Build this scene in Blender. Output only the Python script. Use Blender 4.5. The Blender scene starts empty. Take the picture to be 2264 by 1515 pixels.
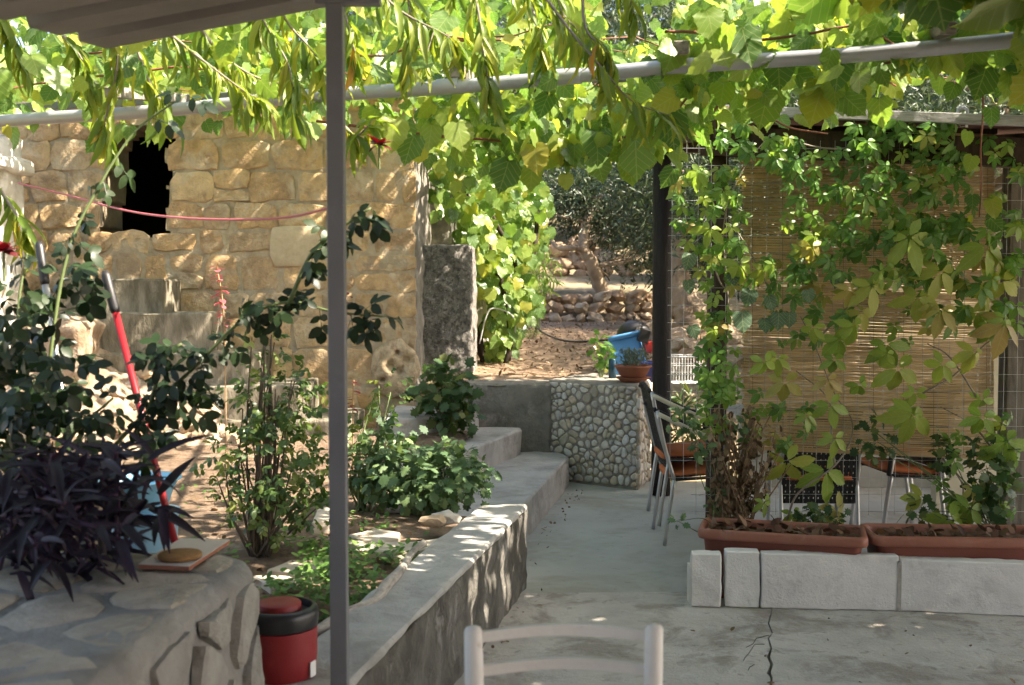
import bpy, bmesh, math, random
import numpy as np
from mathutils import Vector, Matrix, noise as mnoise

# ------------------------------------------------------------------ camera, sky, sun, exposure
S = bpy.context.scene
CAM_H = 1.6; FPX = 2400.0; HOR = 650.0
PITCH = math.atan((757.5 - HOR) / FPX)
cam_d = bpy.data.cameras.new('camera'); cam = bpy.data.objects.new('camera', cam_d)
S.collection.objects.link(cam); S.camera = cam
cam.location = (0, 0, CAM_H); cam.rotation_euler = (math.pi / 2 - PITCH, 0, 0)
cam_d.sensor_width = 36; cam_d.lens = 36 * FPX / 2264; cam_d.clip_end = 2000; cam_d.clip_start = .05
cam_d.dof.use_dof = True; cam_d.dof.focus_distance = 6.4; cam_d.dof.aperture_fstop = 4.0

SUN = Vector((.66, -.14, .74)).normalized()            # direction towards the sun
W = bpy.data.worlds.new('World'); S.world = W; W.use_nodes = True
nt = W.node_tree; nt.nodes.clear()
sky = nt.nodes.new('ShaderNodeTexSky'); sky.sky_type = 'NISHITA'; sky.sun_disc = False
sky.dust_density = 2.2; sky.ozone_density = .3; sky.air_density = .8
sky.sun_elevation = math.asin(SUN.z); sky.sun_rotation = math.atan2(SUN.x, SUN.y)
bg = nt.nodes.new('ShaderNodeBackground'); bg.inputs[1].default_value = .14
wo = nt.nodes.new('ShaderNodeOutputWorld')
nt.links.new(sky.outputs[0], bg.inputs[0]); nt.links.new(bg.outputs[0], wo.inputs[0])
sun_d = bpy.data.lights.new('sun', 'SUN'); sun_d.energy = 5.0; sun_d.angle = math.radians(.53); sun_d.color = (1, .93, .82)
sun = bpy.data.objects.new('sun', sun_d); S.collection.objects.link(sun)
sun.rotation_euler = SUN.to_track_quat('Z', 'Y').to_euler(); sun.location = (8, -3, 12)
S.view_settings.view_transform = 'Standard'; S.view_settings.look = 'None'
S.view_settings.exposure = 2.05; S.view_settings.gamma = 1; S.view_settings.use_curve_mapping = False
S.view_settings.use_white_balance = True; S.view_settings.white_balance_temperature = 7050; S.view_settings.white_balance_tint = 12
S.render.engine = 'CYCLES'; S.cycles.debug_bvh_type = 'STATIC_BVH'
S.cycles.use_adaptive_sampling = True; S.cycles.adaptive_threshold = .03
S.cycles.max_bounces = 6; S.cycles.diffuse_bounces = 3; S.cycles.transmission_bounces = 4; S.cycles.transparent_max_bounces = 6

# ------------------------------------------------------------------ helpers
random.seed(7)
R = random.Random(11)
C = S.collection
cp, sp_ = math.cos(PITCH), math.sin(PITCH)
def ray(u, v):
    a = (u - 1132) / FPX; b = (757.5 - v) / FPX
    return Vector((a, cp + b * sp_, -sp_ + b * cp))
def pt(u, v, Y):
    d = ray(u, v); return Vector((0, 0, CAM_H)) + d * (Y / d.y)
def ptz(u, v, z):
    d = ray(u, v); return Vector((0, 0, CAM_H)) + d * ((z - CAM_H) / d.z)
def depth_px(p):
    z = p[2] - CAM_H; f = p[1] * cp - z * sp_
    if f < .1: return (-1e5, -1e5, .1)
    return (1132 + FPX * p[0] / f, 757.5 - FPX * (p[1] * sp_ + z * cp) / f, f)
def nz(p, s=1.0, o=0.0):
    return mnoise.noise(Vector((p[0] * s + o, p[1] * s + o * 1.7, p[2] * s - o)))
WL = {}
def wloc(o): return WL.get(o.name, Vector((0, 0, 0)))
def props(o, label=None, cat=None, group=None, kind=None):
    if label: o['label'] = label
    if cat: o['category'] = cat
    if group: o['group'] = group
    if kind: o['kind'] = kind
    return o
def thing(name, label, cat, loc, group=None):
    o = bpy.data.objects.new(name, None); C.objects.link(o); o.location = loc
    o.empty_display_size = .1
    WL[o.name] = Vector(loc); return props(o, label, cat, group)
def link_mesh(name, me, mat, parent, world, rot=None, scale=None):
    o = bpy.data.objects.new(name, me); C.objects.link(o)
    if mat and not me.materials: me.materials.append(mat)
    if parent: o.parent = parent
    o.location = Vector(world) - (wloc(parent) if parent else Vector((0, 0, 0)))
    if rot is not None: o.rotation_euler = rot
    if scale is not None: o.scale = scale
    WL[o.name] = Vector(world)
    return o
def copy_tree(o, loc, label=None, group=None, parent=None, rotz=None):
    c = o.copy(); C.objects.link(c)
    if parent is None:
        c.location = loc; WL[c.name] = Vector(loc)
        if rotz is not None: c.rotation_euler = (0, 0, rotz)
    else: c.parent = parent
    if label: c['label'] = label
    if group: c['group'] = group
    for ch in [k for k in o.children]: copy_tree(ch, None, parent=c)
    return c

class MB:
    def __init__(s): s.v = []; s.f = []
    def add(s, vs, fs):
        b = len(s.v); s.v += [Vector(q) for q in vs]; s.f += [tuple(i + b for i in f) for f in fs]; return s
    def box(s, c, d, rot=None, bev=0.0):
        c = Vector(c); hx, hy, hz = d[0] / 2, d[1] / 2, d[2] / 2
        if bev > 0:
            vs, fs = bevel_box(hx, hy, hz, bev)
        else:
            vs = [Vector((x, y, z)) for x in (-hx, hx) for y in (-hy, hy) for z in (-hz, hz)]
            fs = [(0, 1, 3, 2), (4, 6, 7, 5), (0, 4, 5, 1), (2, 3, 7, 6), (0, 2, 6, 4), (1, 5, 7, 3)]
        if rot is not None:
            m = rot.to_matrix() if not isinstance(rot, Matrix) else rot
            vs = [m @ q for q in vs]
        return s.add([q + c for q in vs], fs)
    def beam(s, a, b, w, h, up=(0, 0, 1), bev=0.0):
        a = Vector(a); b = Vector(b); d = b - a; y = d.normalized(); u = Vector(up)
        x = y.cross(u).normalized(); z = x.cross(y)
        m = Matrix((x, y, z)).transposed()
        return s.box((a + b) / 2, (w, d.length, h), m, bev)
    def tube(s, pts, rad, n=6, cap=True, twist=0.0):
        pts = [Vector(p) for p in pts]
        if not isinstance(rad, (list, tuple)): rad = [rad] * len(pts)
        b = len(s.v); ref = None
        for i, p in enumerate(pts):
            t = (pts[min(i + 1, len(pts) - 1)] - pts[max(i - 1, 0)])
            if t.length < 1e-9: t = Vector((0, 0, 1))
            t.normalize()
            if ref is None:
                ref = Vector((0, 0, 1)) if abs(t.z) < .9 else Vector((1, 0, 0))
            x = (ref - t * ref.dot(t))
            if x.length < 1e-6: x = Vector((1, 0, 0)) - t * t.x
            x.normalize(); y = t.cross(x); ref = x
            for k in range(n):
                a = 2 * math.pi * k / n + twist
                s.v.append(p + (x * math.cos(a) + y * math.sin(a)) * rad[i])
        for i in range(len(pts) - 1):
            for k in range(n):
                k2 = (k + 1) % n
                s.f.append((b + i * n + k, b + i * n + k2, b + (i + 1) * n + k2, b + (i + 1) * n + k))
        if cap:
            s.f.append(tuple(b + k for k in range(n))[::-1])
            s.f.append(tuple(b + (len(pts) - 1) * n + k for k in range(n)))
        return s
    def lathe(s, prof, c, n=24, axis=None, close=True):
        b = len(s.v); c = Vector(c)
        for r, z in prof:
            for k in range(n):
                a = 2 * math.pi * k / n
                q = Vector((r * math.cos(a), r * math.sin(a), z))
                if axis is not None: q = axis @ q
                s.v.append(c + q)
        for i in range(len(prof) - 1):
            for k in range(n):
                k2 = (k + 1) % n
                s.f.append((b + i * n + k, b + i * n + k2, b + (i + 1) * n + k2, b + (i + 1) * n + k))
        if close:
            s.f.append(tuple(b + k for k in range(n))[::-1])
            s.f.append(tuple(b + (len(prof) - 1) * n + k for k in range(n)))
        return s
    def blob(s, c, r, sub=2, amp=.25, sc=1.6, off=0.0, flat=None, rot=None):
        bm = bmesh.new(); bmesh.ops.create_icosphere(bm, subdivisions=sub, radius=1)
        r = Vector(r) if not isinstance(r, (int, float)) else Vector((r, r, r))
        vs = []
        for q in bm.verts:
            k = 1 + amp * nz(q.co, sc, off) * 1.6
            p = Vector((q.co.x * r.x, q.co.y * r.y, q.co.z * r.z)) * k
            if flat is not None: p.z = max(p.z, -flat * r.z)
            if rot is not None: p = rot @ p
            vs.append(p + Vector(c))
        fs = [tuple(v.index for v in f.verts) for f in bm.faces]; bm.free()
        return s.add(vs, fs)
    def build(s, name, mat, parent=None, label=None, cat=None, group=None, kind=None, smooth=False, auto=None):
        xs = [q.x for q in s.v]; ys = [q.y for q in s.v]; zs = [q.z for q in s.v]
        o0 = Vector(((min(xs) + max(xs)) / 2, (min(ys) + max(ys)) / 2, min(zs)))
        me = bpy.data.meshes.new(name); me.from_pydata([q - o0 for q in s.v], [], s.f)
        if smooth: me.shade_smooth()
        if auto is not None:
            me.shade_smooth(); me.set_sharp_from_angle(angle=math.radians(auto))
        me.materials.append(mat)
        return props(link_mesh(name, me, mat, parent, o0), label, cat, group, kind)

def bevel_box(hx, hy, hz, b):
    bm = bmesh.new(); bmesh.ops.create_cube(bm, size=1)
    for q in bm.verts: q.co = Vector((q.co.x * 2 * hx, q.co.y * 2 * hy, q.co.z * 2 * hz))
    bmesh.ops.bevel(bm, geom=list(bm.edges), offset=b, segments=2, affect='EDGES', profile=.5)
    bm.verts.index_update()
    r = ([q.co.copy() for q in bm.verts], [tuple(v.index for v in f.verts) for f in bm.faces]); bm.free(); return r

def rough_prism(poly, z0, z1, bev=.012, cut=.08, amp=.006, sc=6.0, off=0.0, ztop=None, batter=0.0):
    """a polygon in plan raised from z0 to z1, edges worn, faces uneven"""
    bm = bmesh.new()
    zt = ztop or (lambda x, y: z1)
    cx = sum(p[0] for p in poly) / len(poly); cy = sum(p[1] for p in poly) / len(poly)
    top = [bm.verts.new((p[0], p[1], zt(p[0], p[1]))) for p in poly]
    bot = [bm.verts.new((p[0] + (p[0] - cx) * batter, p[1] + (p[1] - cy) * batter, z0)) for p in poly]
    n = len(poly)
    ft = bm.faces.new(top); bm.faces.new(bot[::-1])
    for i in range(n):
        bm.faces.new((top[i], bot[i], bot[(i + 1) % n], top[(i + 1) % n]))
    bmesh.ops.recalc_face_normals(bm, faces=bm.faces)
    if bev > 0: bmesh.ops.bevel(bm, geom=[e for e in bm.edges], offset=bev, segments=1, affect='EDGES')
    bmesh.ops.triangulate(bm, faces=bm.faces)
    for _ in range(9):
        lg = [e for e in bm.edges if e.calc_length() > cut]
        if not lg or len(bm.edges) > 60000: break
        bmesh.ops.subdivide_edges(bm, edges=lg, cuts=1)
        bmesh.ops.triangulate(bm, faces=[f for f in bm.faces if len(f.verts) > 3])
    bm.normal_update()
    mv = []
    for q in bm.verts:
        d = nz(q.co, sc, off) * amp * 1.6 + nz(q.co, sc * 3.1, off + 5) * amp * .7
        mv.append(q.co + q.normal * d)
    bm.verts.index_update()
    m = MB(); m.v = mv; m.f = [tuple(v.index for v in f.verts) for f in bm.faces]; bm.free()
    return m

def clip_poly(poly, p, nrm):
    out = []
    for i in range(len(poly)):
        a = poly[i]; b = poly[(i + 1) % len(poly)]
        da = (a[0] - p[0]) * nrm[0] + (a[1] - p[1]) * nrm[1]; db = (b[0] - p[0]) * nrm[0] + (b[1] - p[1]) * nrm[1]
        if da <= 0: out.append(a)
        if (da < 0 < db) or (db < 0 < da):
            t = da / (da - db); out.append((a[0] + (b[0] - a[0]) * t, a[1] + (b[1] - a[1]) * t))
    return out
def voronoi(pts, bound, k=22):
    cells = []
    for i, p in enumerate(pts):
        cell = list(bound)
        near = sorted((q for j, q in enumerate(pts) if j != i), key=lambda q: (q[0] - p[0]) ** 2 + (q[1] - p[1]) ** 2)[:k]
        for q in near:
            m = ((p[0] + q[0]) / 2, (p[1] + q[1]) / 2)
            cell = clip_poly(cell, m, (q[0] - p[0], q[1] - p[1]))
            if len(cell) < 3: break
        cells.append(cell)
    return cells
def area_c(poly):
    a = cx = cy = 0
    for i in range(len(poly)):
        x0, y0 = poly[i]; x1, y1 = poly[(i + 1) % len(poly)]; k = x0 * y1 - x1 * y0
        a += k; cx += (x0 + x1) * k; cy += (y0 + y1) * k
    a /= 2
    if abs(a) < 1e-9: return 0, poly[0]
    return abs(a), (cx / (6 * a), cy / (6 * a))
def relax(pts, bound, it=3):
    for _ in range(it):
        cs = voronoi(pts, bound); pts = [area_c(c)[1] if len(c) > 2 else p for c, p in zip(cs, pts)]
    return pts
def round_poly(poly, n=10, it=2, shrink=0.0, jit=0.0, rnd=R, fr=.25):
    a, c = area_c(poly)
    pl = poly
    if shrink:
        pl2 = []
        for q in pl:
            d = math.hypot(q[0] - c[0], q[1] - c[1]); k = max(.35, (d - shrink) / max(d, 1e-6)); pl2.append((c[0] + (q[0] - c[0]) * k, c[1] + (q[1] - c[1]) * k))
        pl = pl2
    for _ in range(it):
        o = []
        for i in range(len(pl)):
            p = pl[i]; q = pl[(i + 1) % len(pl)]
            o += [(p[0] * (1 - fr) + q[0] * fr, p[1] * (1 - fr) + q[1] * fr), (p[0] * fr + q[0] * (1 - fr), p[1] * fr + q[1] * (1 - fr))]
        pl = o
    L = [0]
    for i in range(len(pl)):
        q = pl[(i + 1) % len(pl)]; L.append(L[-1] + math.hypot(q[0] - pl[i][0], q[1] - pl[i][1]))
    out = []
    for k in range(n):
        t = L[-1] * k / n; i = 0
        while L[i + 1] < t: i += 1
        f = (t - L[i]) / max(L[i + 1] - L[i], 1e-9); p = pl[i]; q = pl[(i + 1) % len(pl)]
        x = p[0] + (q[0] - p[0]) * f; y = p[1] + (q[1] - p[1]) * f
        if jit: x += rnd.uniform(-jit, jit); y += rnd.uniform(-jit, jit)
        out.append((x, y))
    return out
def stone(name, poly, O, ax, ay, az, depth, mat, parent, dome=.3, edge=.72, rough=.12, back=.02, smooth=True, rnd=R, auto=None):
    """a stone set in a face: outline poly in the plane (O, ax, ay), standing proud along az"""
    n = len(poly); a, c = area_c(poly); vs = []; fs = []
    for lvl, (sc, d) in enumerate(((1.0, -back), (1.0, depth * .5), (edge, depth * .92), (edge * .6, depth * (1 + dome * .3)))):
        for q in poly:
            x = c[0] + (q[0] - c[0]) * sc; y = c[1] + (q[1] - c[1]) * sc
            dd = d + (rnd.uniform(-1, 1) * rough * depth if lvl else 0)
            vs.append(O + ax * x + ay * y + az * dd)
    vs.append(O + ax * c[0] + ay * c[1] + az * depth * (1 + dome * rnd.uniform(.1, .8)))
    for l in range(3):
        for i in range(n):
            j = (i + 1) % n; fs.append((l * n + i, l * n + j, (l + 1) * n + j, (l + 1) * n + i))
    for i in range(n): fs.append((3 * n + i, 3 * n + (i + 1) % n, 4 * n))
    m = MB(); m.add(vs, fs)
    return m.build(name, mat, parent, smooth=smooth and auto is None, auto=auto)

# ------------------------------------------------------------------ materials
def _n(nt, t, **k):
    n = nt.nodes.new(t)
    for a, b in k.items(): setattr(n, a, b)
    return n
def ramp(nt, fac, stops, interp='LINEAR'):
    r = nt.nodes.new('ShaderNodeValToRGB'); r.color_ramp.interpolation = interp
    el = r.color_ramp.elements
    while len(el) < len(stops): el.new(.5)
    for e, (p, c) in zip(el, stops):
        e.position = p; e.color = (c[0], c[1], c[2], 1) if not isinstance(c, (int, float)) else (c, c, c, 1)
    if fac is not None: nt.links.new(fac, r.inputs[0])
    return r.outputs[0]
def mixc(nt, fac, a, b, mode='MIX'):
    m = nt.nodes.new('ShaderNodeMix'); m.data_type = 'RGBA'; m.blend_type = mode
    for i, x in ((0, fac), (6, a), (7, b)):
        if hasattr(x, 'is_output'): nt.links.new(x, m.inputs[i])
        elif isinstance(x, (int, float)): m.inputs[i].default_value = x
        else: m.inputs[i].default_value = (x[0], x[1], x[2], 1)
    return m.outputs[2]
def noise_tex(nt, vec, scale, detail=4, rough=.55, dist=0.0):
    n = nt.nodes.new('ShaderNodeTexNoise'); n.inputs['Scale'].default_value = scale; n.inputs['Detail'].default_value = detail
    n.inputs['Roughness'].default_value = rough; n.inputs['Distortion'].default_value = dist
    if vec is not None: nt.links.new(vec, n.inputs['Vector'])
    return n.outputs[0]
def surf(name, cols, nscale=6, namt=.35, stains=(), bump=.3, bscale=40, rough=.85, metal=0, spec=.3, stretch=None, grain=None, coat=0):
    """base colours picked per object, broken up by noise, with stains [(colour, scale, lo, hi, strength)] and fine relief"""
    m = bpy.data.materials.new(name); m.use_nodes = True; nt = m.node_tree
    b = nt.nodes['Principled BSDF']
    geo = nt.nodes.new('ShaderNodeNewGeometry'); oi = nt.nodes.new('ShaderNodeObjectInfo')
    vec = geo.outputs['Position']
    if stretch:
        mp = nt.nodes.new('ShaderNodeMapping'); mp.inputs['Scale'].default_value = stretch; nt.links.new(vec, mp.inputs[0]); vec = mp.outputs[0]
    if isinstance(cols[0], (int, float)): cols = [cols]
    if len(cols) > 1: base = ramp(nt, oi.outputs['Random'], [(i / (len(cols) - 1), c) for i, c in enumerate(cols)])
    else: base = cols[0]
    f = noise_tex(nt, vec, nscale, 3, .65)
    var = ramp(nt, f, [(.25, 1 - namt), (.5, 1), (.75, 1 + namt * .7)])
    col = mixc(nt, 1.0, base, var, 'MULTIPLY')
    for i, (sc, ss, lo, hi, st) in enumerate(stains):
        g = noise_tex(nt, vec, ss, 4, .7, .4)
        k = ramp(nt, g, [(lo, 0), (hi, st)])
        col = mixc(nt, k, col, sc)
    if grain:
        wv = nt.nodes.new('ShaderNodeMapping'); wv.inputs['Scale'].default_value = grain; nt.links.new(geo.outputs['Position'], wv.inputs[0])
        g = noise_tex(nt, wv.outputs[0], 1, 5, .6)
        col = mixc(nt, 1.0, col, ramp(nt, g, [(.3, .55), (.55, 1.05), (.8, 1.25)]), 'MULTIPLY')
    nt.links.new(col, b.inputs['Base Color']) if hasattr(col, 'is_output') else None
    b.inputs['Roughness'].default_value = rough; b.inputs['Metallic'].default_value = metal
    b.inputs['Specular IOR Level'].default_value = spec
    if coat: b.inputs['Coat Weight'].default_value = coat
    if bump:
        bf = noise_tex(nt, vec, bscale * .6, 4, .75); b2 = noise_tex(nt, vec, bscale * .16, 2, .6)
        ad = _n(nt, 'ShaderNodeMath', operation='ADD'); nt.links.new(bf, ad.inputs[0]); nt.links.new(b2, ad.inputs[1])
        bp = nt.nodes.new('ShaderNodeBump'); bp.inputs['Strength'].default_value = bump; bp.inputs['Distance'].default_value = .02
        nt.links.new(ad.outputs[0], bp.inputs['Height']); nt.links.new(bp.outputs[0], b.inputs['Normal'])
    return m
def leafmat(name, stops, trans=.42, rough=.42, tgain=(1.15, 1.2, .62), vein=.36, spec=.45, nveins=5.0):
    m = bpy.data.materials.new(name); m.use_nodes = True; nt = m.node_tree
    b = nt.nodes['Principled BSDF']; out = nt.nodes['Material Output']
    oi = nt.nodes.new('ShaderNodeObjectInfo'); at = _n(nt, 'ShaderNodeAttribute', attribute_name='rnd')
    ad = _n(nt, 'ShaderNodeMath', operation='ADD'); nt.links.new(oi.outputs['Random'], ad.inputs[0]); nt.links.new(at.outputs['Fac'], ad.inputs[1])
    fr = _n(nt, 'ShaderNodeMath', operation='FRACT'); nt.links.new(ad.outputs[0], fr.inputs[0])
    col = ramp(nt, fr.outputs[0], stops)
    if vein:
        uv = nt.nodes.new('ShaderNodeUVMap'); sx = nt.nodes.new('ShaderNodeSeparateXYZ'); nt.links.new(uv.outputs[0], sx.inputs[0])
        def M(op, a, b2=None, c=None):
            n = _n(nt, 'ShaderNodeMath', operation=op)
            for i, x in enumerate((a, b2, c)):
                if x is None: continue
                if hasattr(x, 'is_output'): nt.links.new(x, n.inputs[i])
                else: n.inputs[i].default_value = x
            return n.outputs[0]
        au = M('ABSOLUTE', M('SUBTRACT', sx.outputs[0], .5))
        mid = M('LESS_THAN', au, .014)
        fv = M('ABSOLUTE', M('SUBTRACT', M('FRACT', M('MULTIPLY', M('SUBTRACT', sx.outputs[1], M('MULTIPLY', au, .9)), nveins)), .5))
        sv = M('GREATER_THAN', fv, .445)
        vv = M('MULTIPLY', M('MAXIMUM', mid, sv), vein)
        col = mixc(nt, vv, col, (.5, .55, .25))
    nt.links.new(col, b.inputs['Base Color']); b.inputs['Roughness'].default_value = rough; b.inputs['Specular IOR Level'].default_value = spec
    tr = nt.nodes.new('ShaderNodeBsdfTranslucent')
    nt.links.new(mixc(nt, 1.0, col, tgain, 'MULTIPLY'), tr.inputs[0])
    ms = nt.nodes.new('ShaderNodeMixShader'); ms.inputs[0].default_value = trans
    nt.links.new(b.outputs[0], ms.inputs[1]); nt.links.new(tr.outputs[0], ms.inputs[2]); nt.links.new(ms.outputs[0], out.inputs[0])
    return m
def plain(name, col, rough=.5, metal=0, spec=.5, bump=0, bscale=60, namt=.12):
    return surf(name, col, nscale=9, namt=namt, bump=bump, bscale=bscale, rough=rough, metal=metal, spec=spec)

# ------------------------------------------------------------------ leaves
def strip_leaf(L, prof, curve=.3, fold=.25, side=0.0):
    """lance-shaped blade of len(prof) cross sections, folded on its midrib and curling down"""
    vs = []; uv = []; n = len(prof)
    for i, w in enumerate(prof):
        t = i / (n - 1); a = curve * t
        y = L * (math.sin(a) / max(curve, 1e-4)) if curve > 1e-3 else L * t
        z = -L * ((1 - math.cos(a)) / max(curve, 1e-4)) if curve > 1e-3 else 0
        x0 = side * t * t * L
        for k in (-1, 0, 1):
            vs.append((x0 + k * w, y, z + abs(k) * w * fold)); uv.append((.5 + k * .5, t))
    fs = []
    for i in range(n - 1):
        for k in (0, 1):
            a = i * 3 + k; fs.append((a, a + 1, a + 4, a + 3))
    return vs, fs, uv
def outline_leaf(half, mids, fold=.18, droop=.25, wave=.04, rnd=R, notch=.0):
    """blade from half an outline (base to tip); mirrored; folded, drooping and wavy"""
    h = []
    for i, p in enumerate(half):
        h.append(p)
        if notch and i < len(half) - 1:
            q = half[i + 1]; mx, my = (p[0] + q[0]) / 2, (p[1] + q[1]) / 2
            h.append((mx * (1 - notch), my + (mids - my) * notch))
    def zz(x, y): return abs(x) * fold - droop * (y * y) * .6 - droop * x * x * .8 + rnd.uniform(-wave, wave)
    mid = [(0, .02), (0, mids), (0, mids + (1 - mids) * .5)]
    vs = [(x, y, zz(0, y)) for x, y in mid]; uv = [(.5, y) for x, y in mid]
    fs = []; tip = h[-1]
    for sgn in (1, -1):
        b = len(vs)
        for (x, y) in h[:-1]:
            vs.append((sgn * x, y, zz(x, y))); uv.append((.5 + sgn * x, max(0, min(1, y))))
        n = len(h) - 1
        if sgn == 1:
            ti = None
        seq = list(range(b, b + n))
        for i in range(n - 1):
            ym = (vs[seq[i]][1] + vs[seq[i + 1]][1]) / 2
            m = 0 if ym < mids * .25 else (1 if ym < mids + (1 - mids) * .4 else 2)
            tri = (m, seq[i], seq[i + 1]); fs.append(tri if sgn == 1 else tri[::-1])
        for m0, m1 in ((0, 1), (1, 2)):
            best = None
            for i in range(n - 1):
                ya = (vs[seq[i]][1] + vs[seq[i + 1]][1]) / 2
                mm = 0 if ya < mids * .25 else (1 if ya < mids + (1 - mids) * .4 else 2)
                if mm <= m0: best = seq[i + 1]
            if best is None: best = seq[0]
            tri = (m0, best, m1); fs.append(tri if sgn == 1 else tri[::-1])
        if sgn == 1:
            r_last = seq[-1]
        else: l_last = seq[-1]
    vs.append((tip[0], tip[1], zz(0, tip[1]))); uv.append((.5, 1)); t = len(vs) - 1
    fs += [(2, r_last, t), (2, t, l_last)]
    return vs, fs, uv
def compose(parts):
    vs = []; fs = []; uv = []
    for (v, f, u), M in parts:
        b = len(vs); vs += [tuple(M @ Vector(q)) for q in v]; fs += [tuple(i + b for i in g) for g in f]; uv += u
    return vs, fs, uv
GR = [(.03, .05), (.14, -.07), (.30, -.05), (.44, .10), (.50, .28), (.45, .44), (.43, .58), (.30, .74), (.15, .88), (0, 1.03)]
def grape_leaf(r): return outline_leaf([(x * r.uniform(.92, 1.1), y * r.uniform(.96, 1.04)) for x, y in GR], .28, r.uniform(-.05, .35), r.uniform(.1, .55), .035, r, notch=.05)
LT = [(.0, .0), (.10, .10), (.21, .30), (.25, .52), (.19, .74), (.08, .92), (0, 1.04)]
def leaflet(r, w=1.0, droop=.35): return outline_leaf([(x * w, y) for x, y in LT], .3, r.uniform(.05, .3), r.uniform(.5, 1) * droop, .015, r, notch=.04)
def creeper_leaf(r):
    ps = []
    for a, l in ((-118, .66), (-60, .88), (0, 1.0), (60, .9), (118, .66)):
        a += r.uniform(-9, 9); l *= r.uniform(.9, 1.08)
        M = Matrix.Rotation(math.radians(-a), 4, 'Z') @ Matrix.Translation((0, .05, 0)) @ Matrix.Rotation(math.radians(-r.uniform(5, 45)), 4, 'X') @ Matrix.Rotation(math.radians(r.uniform(-20, 20)), 4, 'Y') @ Matrix.Scale(l, 4)
        ps.append((leaflet(r, .9, .5), M))
    return compose(ps)
ST = [(.0, .0), (.24, .18), (.32, .5), (.2, .82), (0, 1.02)]
def rose_leaf(r):
    ps = []
    for y, a, l in ((.22, -70, .36), (.22, 70, .36), (.52, -62, .42), (.52, 62, .42), (.62, 0, .48)):
        M = Matrix.Translation((0, y, -.12 * y)) @ Matrix.Rotation(math.radians(-a + r.uniform(-10, 10)), 4, 'Z') @ Matrix.Rotation(math.radians(-r.uniform(0, 35)), 4, 'X') @ Matrix.Rotation(math.radians(r.uniform(-25, 25)), 4, 'Y') @ Matrix.Scale(l * r.uniform(.85, 1.1), 4)
        ps.append((outline_leaf(ST, .4, r.uniform(.05, .3), .3, .01, r), M))
    ps.append((strip_leaf(.62, [.012, .012], .2, 0), Matrix.Identity(4)))
    return compose(ps)
MUM = [(.03, .0), (.10, .22), (.30, .20), (.26, .38), (.46, .48), (.32, .58), (.40, .78), (.20, .78), (.12, .95), (0, 1.0)]
def mum_leaf(r): return outline_leaf([(x * r.uniform(.9, 1.1), y) for x, y in MUM], .4, r.uniform(0, .3), r.uniform(.2, .7), .02, r)
def peach_leaf(r): 
    return strip_leaf(1, [.010, .06, .08, .076, .052, .006], r.uniform(.5, 1.7), r.uniform(.3, .8), r.uniform(-.12, .12))
def strap_leaf(r): return strip_leaf(1, [.05, .085, .09, .075, .045, .006], r.uniform(.3, 1.2), r.uniform(.4, .8), r.uniform(-.1, .1))
def olive_leaf(r): w = r.uniform(.10, .14); return [(0, 0, 0), (w, .5, .05), (0, 1, -.1), (-w, .5, .05)], [(0, 1, 2), (0, 2, 3)], [(.5, 0), (1, .5), (.5, 1), (0, .5)]
def simple_leaf(r): return outline_leaf(ST, .4, r.uniform(.05, .35), r.uniform(.2, .7), .015, r)
def variants(fn, n, seed): return [fn(random.Random(seed * 100 + i)) for i in range(n)]
def leaf_frame(tip, nrm):
    y = Vector(tip).normalized(); z = Vector(nrm); x = y.cross(z)
    if x.length < 1e-4: x = y.cross(Vector((.3, .8, .5)))
    x.normalize(); z = x.cross(y)
    return Matrix((x, y, z)).transposed()
class Leaves:
    def __init__(s, vars_): s.vars = vars_; s.items = []; s.r = random.Random(len(vars_) * 31 + 5)
    def add(s, pos, tip, nrm, size, var=None):
        s.items.append((Vector(pos), leaf_frame(tip, nrm), size, s.r.randrange(len(s.vars)) if var is None else var))
    def emit(s, parent, mat, nobj, name='leaf', rest='foliage', minpx=9):
        def key(it):
            u, v, d = depth_px(it[0]); inside = -30 < u < 2294 and -30 < v < 1545
            return (0 if inside else 1, -it[2] / d * (1 if inside else .1))
        its = sorted(s.items, key=key)
        sing = []; joined = []
        for it in its:
            u, v, d = depth_px(it[0])
            if len(sing) < nobj and -30 < u < 2294 and -30 < v < 1545 and it[2] * FPX / d >= minpx: sing.append(it)
            else: joined.append(it)
        meshes = {}
        for pos, M, sz, k in sing:
            if k not in meshes:
                v, f, uv = s.vars[k]; me = bpy.data.meshes.new(name); me.from_pydata(v, [], f); me.shade_smooth()
                l = me.uv_layers.new(name='uv')
                for lp in me.loops: l.data[lp.index].uv = uv[lp.vertex_index]
                me.materials.append(mat); meshes[k] = me
            o = bpy.data.objects.new(name, meshes[k]); C.objects.link(o); o.parent = parent
            o.matrix_local = Matrix.Translation(pos - wloc(parent)) @ M.to_4x4() @ Matrix.Scale(sz, 4)
        if joined: join_leaves(joined, s.vars, mat, parent, rest, s.r)
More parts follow.
